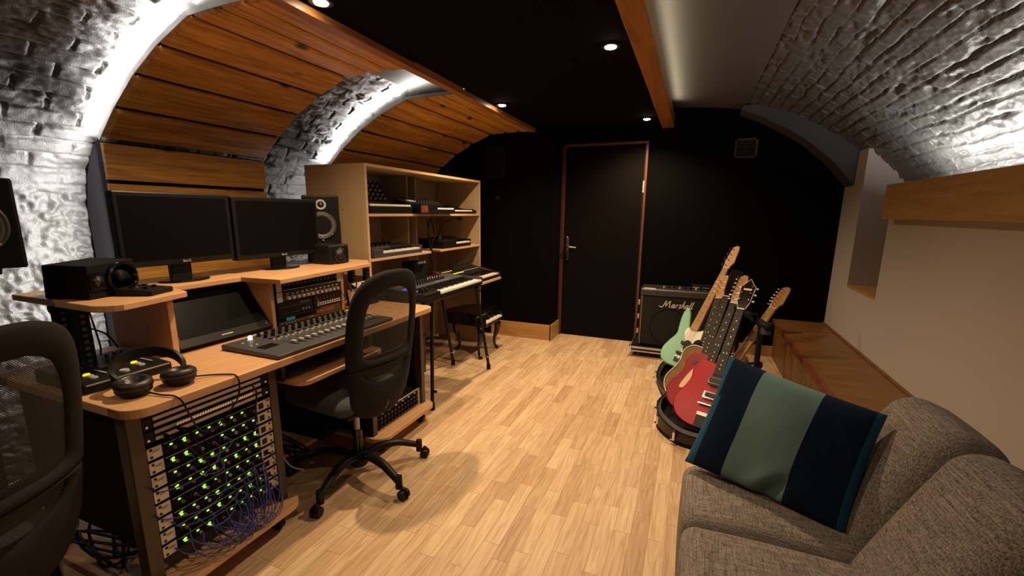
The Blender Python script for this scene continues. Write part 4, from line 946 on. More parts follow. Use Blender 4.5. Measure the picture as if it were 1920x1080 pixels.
o0 = Vector(ROOT[t.name]); ks = [(-1.622, 3.468+.0245*i, .326) for i in range(14)]
for i, p in enumerate(ks):
    if i: copy_part(k0, Vector(p)-o0)
    else: k0.location = Vector(p)-o0
b0 = MB().bb(-.083, -.035, -.006, .006, .012, .024).build('black_key', MT['gloss'], t); b0.data.transform(Matrix.Translation(o0)); first = True
for i in range(13):
    if i % 7 in (2, 6): continue
    p = Vector((-1.622, 3.468+.0245*(i+.5), .326))-o0
    if first: b0.location = p; first = False
    else: copy_part(b0, p)
for (x, y, dx, dy) in ((-1.70, 3.455, .022, -.010), (-1.70, 3.795, .022, .010), (-1.98, 3.60, -.03, 0)):
    pts = [(x, y, .30), (x+dx*1.2, y+dy, .25), (x+dx*.9, y+dy, .18), (x-dx*.1, y, .10), (x+dx*.2, y+dy*.4, .035), (x+dx*1.3, y+dy*1.4, .004)]
    MB().tube(pts, [.026, .034, .024, .014, .012, .020], 12, 5).build('leg', MT['gloss'], t, smooth=True)
t = thing('low_stool', 'low dark frame stool in shadow under the stage synth', 'stool', (-2.05, 3.0, 0))
MB().bb(-2.20, -1.95, 2.72, 2.98, .30, .33).build('seat', MT['black'], t, bevel=.004)
for x in (-2.185, -1.965):
    for y in (2.735, 2.965): MB().bb(x-.012, x+.012, y-.012, y+.012, 0, .30).build('leg', MT['steel'], t)
# ------------------------------------------------------------------ guitar amplifier on its trolley
t = thing('guitar_amplifier', 'black guitar combo amplifier with cream script logo against the black wall', 'amplifier', (-.07, 4.3, .095))
AX0, AX1, AY = -.400, .262, 4.15
MB().bb(AX0, AX1, AY+.012, AY+.27, .096, .635).build('cabinet', plain('black_tolex', (.016, .016, .016), .45, bump=.5, bscale=420), t, bevel=.010, seg=3)
MB().bb(AX0+.022, AX1-.022, AY, AY+.014, .115, .568).build('grille_cloth', plain('grille_cloth', (.011, .011, .011), .85, bump=.8, bscale=700), t, bevel=.002)
MB().bb(AX0+.004, AX1-.004, AY-.012, AY+.02, .572, .634).build('top_front_bar', plain('grey_vinyl', (.06, .06, .058), .32, bump=.3, bscale=350), t, bevel=.012, seg=3)
MB().bb(AX0+.018, AX0+.022, AY-.003, AY+.002, .115, .572).build('piping', MT['plyedge'], t); MB().bb(AX1-.022, AX1-.018, AY-.003, AY+.002, .115, .572).build('piping', MT['plyedge'], t)
for z in (.50, .37, .23): MB().bb(AX0-.012, AX0+.004, AY+.005, AY+.035, z-.022, z+.022).build('clasp', MT['panel_silver'], t, bevel=.003)
MB().lathe([(.160, 0), (.165, -.002), (.170, 0)], (-.13, AY, .29), 'y', 48, False).build('speaker_rim', MT['blackm'], t, smooth=True)
MB().bb(AX0+.02, AX1-.02, AY+.03, AY+.12, .634, .640).build('control_panel', MT['steel'], t, bevel=.001)
MB().bb(AX0+.03, AX0+.13, AY+.0, AY+.05, .635, .637).build('tape_label', MT['white'], t)
for i in range(9): MB().cyl((-.20+.045*i, AY+.07, .640), (-.20+.045*i, AY+.07, .656), .009, .008, n=12).build('knob', MT['gloss'] if i % 3 else MT['plyedge'], t, smooth='auto')
S = [[(-.42, .22), (-.25, .06), (0, .05), (.18, .30), (.40, 1.0), (.43, .92), (.47, .12)], [(.47, .12), (.70, .62), (.98, 1.02), (.98, .85), (.97, .2), (1.04, .04), (1.2, .14)],
     [(1.66, .50), (1.50, .56), (1.34, .36), (1.34, .10), (1.46, .04), (1.60, .30), (1.68, .54), (1.62, .14), (1.70, .03), (1.82, .14)],
     [(1.86, .04), (1.96, .54), (1.93, .36), (2.06, .54), (2.16, .48)], [(2.54, .50), (2.42, .56), (2.33, .44), (2.46, .26), (2.44, .06), (2.28, .04), (2.20, .14)],
     [(2.62, .03), (2.72, .5), (2.88, 1.05), (2.80, 1.08)], [(2.68, .28), (2.80, .52), (2.92, .52), (2.90, .16), (2.98, .03), (3.08, .14)],
     [(3.48, .50), (3.32, .56), (3.16, .36), (3.16, .10), (3.28, .04), (3.42, .30), (3.50, .54), (3.44, .14), (3.52, .03), (3.62, .12)],
     [(3.84, 1.12), (3.76, .7), (3.68, .2), (3.74, .03), (3.84, .12)], [(4.10, 1.16), (4.02, .7), (3.93, .2), (3.98, .03), (4.12, .16)]]
lg = MB()
for q in S:
    p = [Vector((-.203+a*.0625+b_*.010, AY-.005, .475+b_*.058+a*.0)) for a, b_ in q]
    c = catmull(p, 6); lg.tube(c, [.0028, .0046, .0042, .0046, .0028], 8)
lg.build('script_logo', MT['white'], t, smooth=True)
t = thing('flight_case_trolley', 'low aluminium-edged wheeled trolley under the guitar amplifier', 'trolley', (-.07, 4.3, 0))
MB().bb(-.455, .31, 4.085, 4.45, .058, .094).build('deck', MT['blackm'], t)
ed = MB(); ed.bb(-.462, .317, 4.078, 4.088, .080, .100); ed.bb(-.462, .317, 4.078, 4.088, .050, .064); ed.bb(-.462, -.452, 4.078, 4.455, .080, .100); ed.bb(-.462, -.452, 4.078, 4.455, .050, .064)
ed.build('aluminium_edge', MT['alu'], t, bevel=.002)
MB().rbox((-.455, 4.085, .075), (.035, .035, .055), .008, 2).build('corner_guard', MT['chrome'], t, smooth='auto')
MB().tube([(-.452, 4.10, .10), (-.440, 4.10, .14), (-.435, 4.10, .15)], .006, 8).build('latch', MT['chrome'], t)
for (x, y) in ((-.38, 4.13), (.24, 4.13), (-.38, 4.40), (.24, 4.40)):
    c = MB().bb(x-.02, x+.02, y-.02, y+.02, .044, .058).build('caster', MT['chrome'], t); MB().cyl((x-.010, y, .024), (x+.010, y, .024), .024, n=18).build('wheel', MT['lgrey'] if False else MT['grey'], c, smooth='auto')
t = thing('effects_pedal', 'flat black pedal with pale labels lying on the amplifier top', 'pedal', (-.0, 4.32, .64))
MB().bb(.03, .20, 4.30, 4.40, .6365, .668).build('pedal_body', MT['black'], t, bevel=.003); MB().bb(.04, .10, 4.299, 4.3005, .645, .655).build('pale_label', MT['lgrey'], t); MB().bb(.12, .18, 4.299, 4.3005, .648, .653).build('pale_label', MT['lgrey'], t)
# ------------------------------------------------------------------ guitars
MT['sea'] = plain('seafoam_lacquer', (.21, .47, .32), .3, coat=.25)
MT['red'] = plain('cherry_lacquer', (.36, .002, .010), .34, spec=.2)
MT['red2'] = plain('dark_red_lacquer', (.24, .004, .009), .36, spec=.2)
MT['amber'] = wood('amber_top', (.12, .05, .014), (.24, .12, .035), 'z', .25, 6, 8)
MT['maple'] = wood('maple_neck', (.42, .22, .085), (.58, .33, .14), 'z', .3, 8, 12, bump=.02)
MT['maple2'] = wood('aged_maple', (.32, .15, .055), (.45, .24, .09), 'z', .32, 8, 12, bump=.02)
MT['rose'] = plain('rosewood', (.014, .008, .005), .6, spec=.2)
MT['cream'] = plain('cream_plastic', (.72, .62, .45), .3); MT['gold'] = plain('gold_plastic', (.55, .36, .17), .35, .1)
MT['string'] = plain('string_steel', (.10, .09, .075), .5, .6)
O_BASS = [(0, 0), (.10, .008), (.155, .06), (.165, .13), (.13, .20), (.112, .25), (.12, .30), (.155, .36), (.165, .405), (.145, .425), (.11, .405), (.07, .365), (.035, .345), (-.035, .345), (-.06, .39), (-.085, .46), (-.115, .505), (-.14, .495), (-.145, .43), (-.13, .34), (-.118, .27), (-.145, .20), (-.17, .12), (-.15, .04), (-.09, .005)]
O_HOLL = [(0, 0), (.11, .012), (.185, .07), (.205, .15), (.18, .225), (.145, .275), (.145, .32), (.165, .36), (.172, .395), (.15, .405), (.11, .385), (.07, .385), (.03, .40), (-.03, .415), (-.09, .42), (-.135, .395), (-.155, .345), (-.15, .295), (-.165, .24), (-.20, .17), (-.205, .11), (-.17, .045), (-.10, .008)]
O_STRAT = [(0, 0), (.09, .006), (.145, .06), (.155, .13), (.125, .19), (.11, .24), (.125, .29), (.15, .335), (.14, .365), (.10, .345), (.05, .31), (-.04, .31), (-.07, .36), (-.11, .40), (-.14, .39), (-.14, .32), (-.12, .25), (-.13, .19), (-.155, .12), (-.14, .05), (-.08, .006)]
def guitar(label, B, T, face, body, outline, L, thick, neckmat, boardmat, head='inline', nstr=6, nut=.78, dots=True, scale=1.0, binding=None, cat='guitar', headmat=None, name='electric_guitar'):
    t = thing(name, label, cat, (0, 0, 0), 'guitars leaning in the floor stand', world=False)
    ol = [(x*scale, z*scale) for x, z in outline]; bl = max(z for x, z in ol)
    MB().prism(cm2(ol, 5), 0, thick, 'xz').build('body', MT[body], t, bevel=.008, seg=3, smooth='auto')
    if binding:
        p = cm2(ol, 5); m = MB().tube([(x, -.001, z) for x, z in p]+[(p[0][0], -.001, p[0][1])], .004, 6); m.build('binding', MT[binding], t, smooth=True)
    zb = bl*.80; zn = L*nut; hw0, hw1 = .029, .0215
    if nstr == 4: hw0, hw1 = .031, .021
    nk = MB().prism([(-hw0, zb-.06), (hw0, zb-.06), (hw1, zn), (-hw1, zn)], -.010, .016, 'xz').build('neck', MT[neckmat], t, bevel=.006, seg=3)
    fb = MB().prism([(-hw0, zb-.07), (hw0, zb-.07), (hw1, zn), (-hw1, zn)], -.0155, -.009, 'xz').build('fingerboard', MT[boardmat], t, bevel=.001)
    Ls = zn-.16*scale; fm = MB()
    for k in range(1, 22):
        z = zn-Ls*(1-2**(-k/12))
        if z > zb-.065:
            h = hw1+(hw0-hw1)*(zn-z)/(zn-zb+.06); fm.bb(-h, h, -.0162, -.0155, z-.0006, z+.0006)
    fm.build('frets', MT['string'], fb)
    MB().bb(-hw1, hw1, -.018, -.008, zn-.001, zn+.004).build('nut', MT['white'], t)
    if dots:
        dm = MB(); mt = 'black' if boardmat.startswith('maple') else 'cream'
        for k in (3, 5, 7, 9, 12, 15, 17, 19):
            z = zn-Ls*(1-2**(-(k-.5)/12))
            if z > zb-.06:
                for dx in ((-.009, .009) if k == 12 else (0,)): dm.lathe([(0, -.0162), (.0038, -.0162), (.0038, -.0155), (0, -.0155)], (dx, 0, z), 'y', 10)
        dm.build('inlays', MT[mt], fb)
    z0 = zn+.004; hl = L-z0
    if head == 'inline': P = [(-hw1, z0), (hw1, z0), (.026, z0+hl*.15), (.040, z0+hl*.30), (.034, z0+hl*.55), (.030, z0+hl*.8), (.022, z0+hl*.97), (.0, z0+hl), (-.022, z0+hl*.92), (-.028, z0+hl*.80), (-.033, z0+hl*.3), (-.030, z0+hl*.12)]
    elif head == 'open': P = [(-hw1, z0), (hw1, z0), (.036, z0+hl*.22), (.043, z0+hl*.75), (.030, z0+hl*.80), (.0, z0+hl), (-.030, z0+hl*.80), (-.043, z0+hl*.75), (-.036, z0+hl*.22)]
    else: P = [(-hw1, z0), (hw1, z0), (.034, z0+hl*.25), (.040, z0+hl*.95), (0, z0+hl), (-.040, z0+hl*.95), (-.034, z0+hl*.25)]
    hd = MB().prism(P, -.004, .012, 'xz').build('headstock', MT[headmat or neckmat], t, bevel=.003)
    if head == 'open':
        MB().tube([(x, -.0045, z) for x, z in P[2:9]], .0022, 6).tube([(P[1][0], -.0045, P[1][1]), (P[2][0], -.0045, P[2][1])], .0022, 6).tube([(P[0][0], -.0045, P[0][1]), (P[8][0], -.0045, P[8][1])], .0022, 6).build('head_outline', MT['cream'], hd, smooth=True)
        MB().bb(-.024, .024, -.0055, -.004, z0+hl*.62, z0+hl*.68).build('head_emblem', MT['gold'], hd)
    n = nstr
    for k in range(n):
        if head == 'inline': x, z, sd = -.022, z0+hl*(.16+.68*k/(n-1)), -1
        else: sd = -1 if k < n/2 else 1; x, z = sd*.026, z0+hl*(.30+.42*(k % (n//2))/max(1, n//2-1))
        tn = MB().cyl((x, -.004, z), (x, -.018, z), .0048, .004, n=10).build('tuner', MT['chrome'], t, smooth='auto')
        if nstr == 4: MB().rbox((x+sd*.026, .006, z), (.006, .018, .022), .003, 2).build('tuner_key', MT['chrome'], tn, smooth=True)
        else: MB().rbox((x+sd*.024, .006, z), (.016, .008, .012), .003, 2).build('tuner_key', MT['cream'] if head != 'inline' or cat == 'x' else MT['chrome'], tn, smooth=True)
    for k in range(n):
        u = (k-(n-1)/2)/(n-1)*2
        MB().tube([(u*.026, -.022, .16*scale), (u*.018, -.0195, zn)], (.0005 if nstr == 6 else .0009), 4).build('string', MT['string'], t)
    b = Vector(B); T = Vector(T); z = (T-b).normalized(); f = Vector(face); f = (f-z*f.dot(z)).normalized(); y = -f; x = y.cross(z)
    m = Matrix((x, y, z)).transposed().to_4x4(); m.translation = b; t.matrix_world = m
    t.location = b; t.rotation_euler = m.to_euler()
    return t
FACE = (-.42, -1, .35)
# front red hollow body
g = guitar('bright red single-cutaway guitar with chrome pickups, nearest the striped pillow', (.134, 2.63, .075), (.375, 3.19, .895), FACE, 'red', O_HOLL, 1.02, .045, 'rose', 'rose', 'open', headmat='gloss')
for z, nm in ((.30, 'pickup'), (.205, 'pickup')):
    p = MB().prism(rrect(-.046, .046, z-.024, z+.024, .006), -.016, 0, 'xz').build(nm, MT['chrome'], g, bevel=.002); MB().prism(rrect(-.033, .033, z-.013, z+.013, .004), -.019, -.015, 'xz').build('pickup_cover', MT['black'], p, bevel=.001)
MB().bb(-.055, .055, -.022, -.002, .140, .150).build('bridge', MT['chrome'], g, bevel=.002)
tp = MB().bb(-.042, .042, -.020, -.004, .072, .094).build('tailpiece', MT['white'], g, bevel=.002); MB().bb(-.042, .042, -.014, -.001, .0, .072).build('tailpiece_base', MT['black'], tp, bevel=.002)
MB().prism([(.05, .34), (.075, .30), (.085, .20), (.062, .17), (.050, .25)], -.010, -.006, 'xz').build('pickguard', MT['white'], g)
for x, z in ((.13, .09), (.15, .13), (.10, .05)): MB().cyl((x, 0, z), (x, -.018, z), .011, .010, n=16).build('control_knob', MT['chrome'], g, smooth='auto')
# second red body with a gold guard
g = guitar('darker red guitar with gold pickguard behind the bright red one', (.080, 2.80, .072), (.350, 3.34, .888), FACE, 'red2', O_HOLL, 1.03, .045, 'rose', 'rose', 'inline', headmat='maple2', binding=None)
MB().prism(cm2([(-.13, .15), (-.045, .20), (-.03, .30), (-.055, .335), (-.10, .27)], 5), -.008, -.002, 'xz').build('pickguard', MT['gold'], g, bevel=.001)
MB().prism([(-.115, .345), (-.085, .365), (-.072, .352), (-.088, .340), (-.080, .332), (-.108, .332)], -.004, .0, 'xz').build('g_emblem', MT['chrome'], g)
for z in (.29, .20): MB().prism(rrect(-.042, .042, z-.02, z+.02, .006), -.014, 0, 'xz').build('pickup', MT['chrome'], g, bevel=.002)
# amber body with cream binding
g = guitar('amber hollow guitar with pale edge binding between the red ones and the bass', (.060, 2.98, .072), (.312, 3.54, .890), FACE, 'amber', O_HOLL, 1.05, .055, 'rose', 'rose', 'plain', headmat='gloss', binding='cream', scale=.98)
for z in (.31, .21): MB().prism(rrect(-.042, .042, z-.02, z+.02, .006), -.014, 0, 'xz').build('pickup', MT['chrome'], g, bevel=.002)
MB().bb(-.05, .05, -.018, -.002, .15, .16).build('bridge', MT['chrome'], g)
# dark guitar whose small brown headstock shows beside the amber one
g = guitar('dark brown guitar standing deepest in the row, brown headstock above the stand', (.063, 3.17, .08), (.268, 3.79, .835), FACE, 'rose', O_STRAT, 1.0, .045, 'maple2', 'rose', 'plain', headmat='maple2')
MB().prism(rrect(-.04, .04, .19, .23, .006), -.014, 0, 'xz').build('pickup', MT['black'], g, bevel=.002)
# black and white guitar with a tilted maple head
g = guitar('black guitar with white pickguard and paddle-shaped maple headstock leaning far over', (.205, 3.05, .14), (.672, 3.66, .805), (-.42, -1, .5), 'gloss', O_STRAT, 1.0, .042, 'maple', 'maple', 'inline', headmat='maple2')
MB().prism(cm2([(-.05, .12), (.03, .10), (.10, .14), (.09, .22), (.12, .31), (.05, .29), (-.05, .29), (-.10, .35), (-.10, .26)], 5), -.006, 0, 'xz').build('pickguard', MT['white'], g)
for z in (.26, .20, .14): MB().prism(rrect(-.04, .04, z-.009, z+.009, .006), -.012, 0, 'xz').build('pickup', MT['white'], g, bevel=.001)
# seafoam bass
g = guitar('seafoam green electric bass with maple neck in front of the amplifier', (-.040, 3.56, .125), (.352, 4.14, 1.035), FACE, 'sea', O_BASS, 1.16, .040, 'maple', 'maple', 'inline', nstr=4, nut=.80, name='bass_guitar', cat='bass guitar')
MB().prism(cm2([(.015, .12), (.075, .15), (.085, .22), (.09, .30), (.13, .355), (.135, .39), (.10, .375), (.05, .335), (-.045, .34), (-.055, .29), (-.02, .22), (-.015, .14)], 5), -.006, -.001, 'xz').build('pickguard', MT['white'], g, bevel=.001)
for (x, z) in ((-.022, .205), (.022, .185)): MB().prism(rrect(x-.024, x+.024, z-.014, z+.014, .005), -.016, -.004, 'xz').build('pickup', MT['black'], g, bevel=.002)
MB().prism(rrect(-.046, .046, .105, .127, .005), -.016, -.004, 'xz').build('pickup', MT['black'], g, bevel=.002)
br_ = MB().bb(-.040, .040, -.008, -.001, .040, .085).build('bridge', MT['chrome'], g, bevel=.002)
for k in range(4): MB().bb(-.032+.017*k, -.019+.017*k, -.016, -.008, .052, .072).build('saddle', MT['chrome'], br_, bevel=.001)
for x, z in ((.075, .16), (.088, .125), (.092, .09)): MB().cyl((x, -.004, z), (x, -.022, z), .010, .009, n=14).build('control_knob', MT['chrome'], g, smooth='auto')
# stand made of an open guitar case
t = thing('guitar_case_stand', 'open black guitar case used as a floor stand for the guitars', 'guitar stand', (.18, 3.2, 0))
C_O = cm2([(.03, 2.52), (.24, 2.50), (.40, 2.56), (.50, 2.75), (.50, 3.0), (.45, 3.2), (.50, 3.45), (.47, 3.75), (.30, 3.92), (.05, 3.92), (-.13, 3.80), (-.17, 3.55), (-.13, 3.30), (-.08, 3.08), (-.115, 2.88), (-.10, 2.68)], 6)
ctr = Vector((.18, 3.2)); C_I = [tuple(ctr+(Vector(p)-ctr)*.93) for p in C_O]
MB().prism(C_O, 0, .025, 'xy').build('case_floor', MT['blackm'], t)
m = MB(); n = len(C_O); hz = lambda p: .078+.03*math.sin(p[1]*5.0)
vs = [(x, y, .0) for x, y in C_O]+[(x, y, hz((x, y))) for x, y in C_O]+[(x, y, hz((x, y))) for x, y in C_I]+[(x, y, .02) for x, y in C_I]
m.add(vs, [(k*n+i, k*n+(i+1) % n, (k+1)*n+(i+1) % n, (k+1)*n+i) for k in range(3) for i in range(n)])
m.build('case_rim', plain('case_vinyl', (.014, .013, .012), .4, bump=.6, bscale=300), t, smooth='auto')
MB().tube([(x, y, hz((x, y))+.002) for x, y in C_O]+[(C_O[0][0], C_O[0][1], hz(C_O[0])+.002)], .0045, 6).build('rim_trim', MT['blackm'], t, smooth=True)
for (x, y) in ((-.005, 2.525), (-.105, 2.70), (-.12, 2.92), (-.175, 3.50)):
    c = MB().bb(x-.008, x+.006, y-.018, y+.018, .03, .085).build('latch', MT['chrome'], t, bevel=.003); MB().bb(x-.020, x-.006, y-.010, y+.010, .03, .036).build('latch_tab', MT['chrome'], c)
MB().rbox((.075, 3.43, .23), (.10, .10, .34), .045, 3, rot=Matrix.Rotation(.35, 3, 'Y')).build('body_rest', MT['blackm'], t, smooth=True)
MB().cyl((.44, 3.0, .02), (.43, 3.0, .66), .016, n=14).build('upright', MT['black'], t, smooth='auto'); MB().cyl((.40, 3.78, .02), (.38, 3.78, .70), .014, n=14).build('upright', MT['black'], t, smooth='auto')
MB().tube([(.47, 2.93, .645), (.43, 3.0, .655), (.36, 3.25, .67), (.32, 3.50, .69), (.30, 3.70, .70), (.38, 3.80, .70)], .024, 10, 5).build('padded_bar', MT['blackm'], t, smooth=True)
for y, x in ((3.08, .41), (3.28, .35), (3.45, .33)): MB().cyl((x, y-.02, .69), (x-.05, y-.10, .70), .014, n=10).build('neck_peg', MT['blackm'], t, smooth='auto')
MB().cyl((.455, 2.96, .60), (.455, 2.96, .665), .028, n=16).build('bar_cap', MT['grey'], t, smooth='auto')
# ------------------------------------------------------------------ bench along the right wall
t = thing('wooden_bench', 'long low plywood bench with dark front edge along the plaster wall', 'bench', (.95, 2.5, 0))
MB().bb(.757, 1.148, -.3, 4.585, .342, .366).build('bench_top', MT['bench'], t, bevel=.002)
MB().bb(.748, .772, -.3, 4.585, .328, .3675).build('front_edge', MT['redtrim'], t, bevel=.002)
MB().bb(.757, 1.148, 4.18, 4.20, .366, .3672).build('joint_strip', MT['redtrim'], t)
for i in range(8): MB().bb(.772, .79, 4.585-.6*(i+1)+.003, 4.585-.6*i-.003, .012, .342).build('front_panel', MT['bench'], t, bevel=.001)
MB().bb(.79, 1.148, -.3, 4.585, 0, .012).build('bench_base', MT['blackm'], t)
MB().bb(1.13, 1.149, -.3, 4.585, .366, .376).build('wall_strip', MT['bench'], t, bevel=.002)
# ------------------------------------------------------------------ sofa and pillow
MT['tweed'] = tweed('grey_brown_tweed', (.078, .066, .061), (.33, .28, .255))
t = thing('tweed_sofa', 'low armless grey-brown tweed sofa in the near corner', 'sofa', (.4, 1.1, 0))
ys = [1.60, 1.262, .915, .57]
tilt = math.radians(24)
for i in range(3):
    y0, y1 = ys[i+1], ys[i]
    MB().rbox((.285, (y0+y1)/2, .275), (.49, y1-y0-.002, .30), .042, 6, puff=(.006, .002, .022)).build('seat_cushion', MT['tweed'], t, smooth=True)
ys2 = [1.665, 1.315, .965, .60]
for i in range(3):
    y0, y1 = ys2[i+1], ys2[i]
    MB().rbox((.610, (y0+y1)/2, .525), (.185, y1-y0-.002, .50), .07, 6, puff=(.022, .002, .006), rot=Matrix.Rotation(tilt, 3, 'Y')).build('back_cushion', MT['tweed'], t, smooth=True)
MB().bb(.10, .62, .58, 1.57, .085, .15).build('base_frame', MT['blackm'], t, bevel=.01)
for (x, y) in ((.13, 1.50), (.58, 1.50), (.13, .65), (.58, .65)): MB().cyl((x, y, 0), (x, y, .09), .014, .02, n=12).build('leg', MT['steel'], t, smooth='auto')
pl = thing('striped_pillow', 'square pillow with navy, teal and grey-green stripes leaning on the sofa', 'pillow', (.3, 1.5, .45))
c00, c10, c01, c11 = Vector((.040, 1.545, .450)), Vector((.462, 1.355, .425)), Vector((.152, 1.63, .826)), Vector((.560, 1.495, .743))
nm = (c10-c00).cross(c01-c00).normalized()
n = 44; vs = []; idx = {}
for sgn in (1, -1):
    for i in range(n+1):
        for j in range(n+1):
            u, v = i/n, j/n; a, b_ = 2*u-1, 2*v-1
            pinch = .035
            uu = .5+(a*(1-pinch*(1-b_*b_)))/2; vv = .5+(b_*(1-pinch*(1-a*a)))/2
            p = c00*(1-uu)*(1-vv)+c10*uu*(1-vv)+c01*(1-uu)*vv+c11*uu*vv
            th = .075*((1-a**2)*(1-b_**2))**.42
            wr_ = .010*math.sin(9*u+5*v)*(1-a*a)*(1-b_*b_)
            # crease where the pillow folds on the seat
            dcr = (u-.60)-(v-.13)*.45; wr_ += -.022*math.exp(-(dcr/.05)**2)*math.exp(-((v-.10)/.13)**2)+.012*math.exp(-((dcr+.10)/.06)**2)*math.exp(-((v-.14)/.14)**2)
            vs.append(p+nm*(sgn*th+(wr_ if sgn > 0 else 0)))
m = MB(); q = (n+1)*(n+1); fs = []; mi = []
for s in range(2):
    for i in range(n):
        for j in range(n):
            a = s*q+i*(n+1)+j; f = (a, a+n+1, a+n+2, a+1); fs.append(f if s == 0 else f[::-1])
            u = (i+.5)/n; v = (j+.5)/n; mi.append(0 if (u < .07-.02*v or u > .955) else 1 if (u < .27 or u > .665) else 2)
m.add(vs, fs)
def cloth(name, c): return plain(name, c, .95, spec=.15, bump=.6, bscale=700, var=.08)
o = m.build('pillow_cover', cloth('petrol_blue_cloth', (.018, .09, .17)), pl, smooth=True)
o.data.materials.append(cloth('navy_cloth', (.006, .014, .036))); o.data.materials.append(cloth('grey_teal_cloth', (.15, .235, .235)))
o.data.polygons.foreach_set('material_index', mi)
# ------------------------------------------------------------------ office chairs
MT['net'] = mesh_cloth('black_net', (.012, .011, .010), .0052, .15)
MT['seatfab'] = plain('charcoal_seat_cloth', (.060, .066, .072), .9, spec=.2, bump=.5, bscale=600)
MT['chairback'] = plain('black_chair_cloth', (.0115, .0105, .0105), .85, spec=.25, bump=.4, bscale=600)
def ray_poly(poly, c, ang):
    d = (math.cos(ang), math.sin(ang)); best = None
    for i in range(len(poly)):
        (x1, y1), (x2, y2) = poly[i], poly[(i+1) % len(poly)]
        ex, ey = x2-x1, y2-y1; den = d[0]*ey-d[1]*ex
        if abs(den) < 1e-12: continue
        tt = ((x1-c[0])*ey-(y1-c[1])*ex)/den; s = ((x1-c[0])*d[1]-(y1-c[1])*d[0])/den
        if tt > 0 and -1e-9 <= s <= 1+1e-9 and (best is None or tt < best): best = tt
    return (c[0]+d[0]*best, c[1]+d[1]*best)
def office_chair(label, casters, group='office chairs at the desk'):
    t = thing('office_chair', label, 'chair', (0, 0, 0), group, world=False)
    half = [(0, .322), (.075, .326), (.135, .352), (.172, .41), (.192, .50), (.208, .62), (.216, .74), (.214, .86), (.196, .955), (.155, 1.015), (.085, 1.048), (0, 1.056)]
    zm = lambda z: z if z > .62 else .62-(.62-z)*.84
    half = [(a*.96, zm(b_)) for a, b_ in half]
    ol = cm2(half+[(-a, b_) for a, b_ in half[-2:0:-1]], 5)
    ZS = .632
    up = [p for p in ol if p[1] >= ZS]; lo = [p for p in ol if p[1] <= ZS]
    def order(ps, c): return sorted(ps, key=lambda p: math.atan2(p[1]-c[1], p[0]-c[0]))
    cu, cl = (0, .80), (0, zm(.562))
    hu = [(a*.98, b_) for a, b_ in cm2([(-.128, .672), (0, .665), (.128, .672), (.143, .75), (.144, .85), (.118, .935), (.06, .972), (0, .978), (-.06, .972), (-.118, .935), (-.144, .85), (-.143, .75)], 5)]
    hl_ = cm2([(-.126, .622), (-.118, .585), (-.080, .548), (0, .530), (.080, .548), (.118, .585), (.126, .622), (.06, .626), (-.06, .626)], 5); hl_ = [(a, zm(b_)) for a, b_ in hl_]
    def hwid(z): return np.interp(z, [b_ for a, b_ in half], [a for a, b_ in half])
    ru = order(up+[(hwid(ZS), ZS), (-hwid(ZS), ZS)], cu); rl = order(lo+[(hwid(ZS), ZS), (-hwid(ZS), ZS)], cl)
    def surf(a, z, dx): return (.228+(z-.60)*.14+.05*max(0, z-.62)**1.0*.0 - 1.15*a*a + .10*max(0, .5-z)*-1.5 + dx, a, z)
    NA = 120
    for (poly, hole, c, nm_) in ((ru, hu, cu, 'back_frame'), (rl, hl_, cl, 'back_frame_lower')):
        m = MB(); A = list(np.linspace(0, 2*PI, NA, endpoint=False)); K = 6
        rings = []
        for k in range(K):
            f = k/(K-1); ring = []
            for a in A:
                po = ray_poly(poly, c, a); pi_2 = ray_poly(hole, c, a)
                ring.append((po[0]*(1-f)+pi_2[0]*f, po[1]*(1-f)+pi_2[1]*f))
            rings.append(ring)
        vs = []
        for side in (0, 1):
            for k in range(K):
                th = .016*math.sin(PI*min(1, (k/(K-1))*.9+.1)*.9+.2) if True else 0
                for (a, z) in rings[k]: vs.append(surf(a, z, th if side else -th))
        fs = []
        for side in (0, 1):
            o_ = side*K*NA
            for k in range(K-1):
                for i in range(NA):
                    f = (o_+k*NA+i, o_+k*NA+(i+1) % NA, o_+(k+1)*NA+(i+1) % NA, o_+(k+1)*NA+i); fs.append(f if side else f[::-1])
        for k in (0, K-1):
            for i in range(NA):
                j = (i+1) % NA
                if k == 0 and abs(rings[0][i][1]-ZS) < 1e-4 and abs(rings[0][j][1]-ZS) < 1e-4: continue
                fs.append((k*NA+i, k*NA+j, K*NA+k*NA+j, K*NA+k*NA+i))
        m.add(vs, fs).build(nm_, MT['chairback'], t, smooth=True)
        m = MB(); vs = [surf(c[0], c[1], 0)]
        for k in range(1, 7):
            for a in A[::2]:
                p = ray_poly(hole, c, a); f = k/6*1.01; vs.append(surf(c[0]+(p[0]-c[0])*f, c[1]+(p[1]-c[1])*f, 0))
        q = len(A[::2]); fs = [(0, 1+i, 1+(i+1) % q) for i in range(q)]+[(1+k*q+i, 1+k*q+(i+1) % q, 1+(k+1)*q+(i+1) % q, 1+(k+1)*q+i) for k in range(5) for i in range(q)]
        m.add(vs, fs).build('back_net', MT['net'], t, smooth=True)
    lp = MB(); vs = []; nn = 12
    for dx in (-.030, -.018):
        for r_i in range(4):
            for c_i in range(nn+1): vs.append(surf(-.14+.28*c_i/nn, zm(.572)+(.672-zm(.572))*r_i/3+.012*(1-(2*c_i/nn-1)**2)*(-1 if r_i == 0 else 0), dx))
    ww = nn+1; q4 = 4*ww; fs = []
    for o_ in (0, q4): fs += [(o_+r_*ww+c_, o_+r_*ww+c_+1, o_+(r_+1)*ww+c_+1, o_+(r_+1)*ww+c_) for r_ in range(3) for c_ in range(nn)]
    for r_ in (0, 3): fs += [(r_*ww+c_, r_*ww+c_+1, q4+r_*ww+c_+1, q4+r_*ww+c_) for c_ in range(nn)]
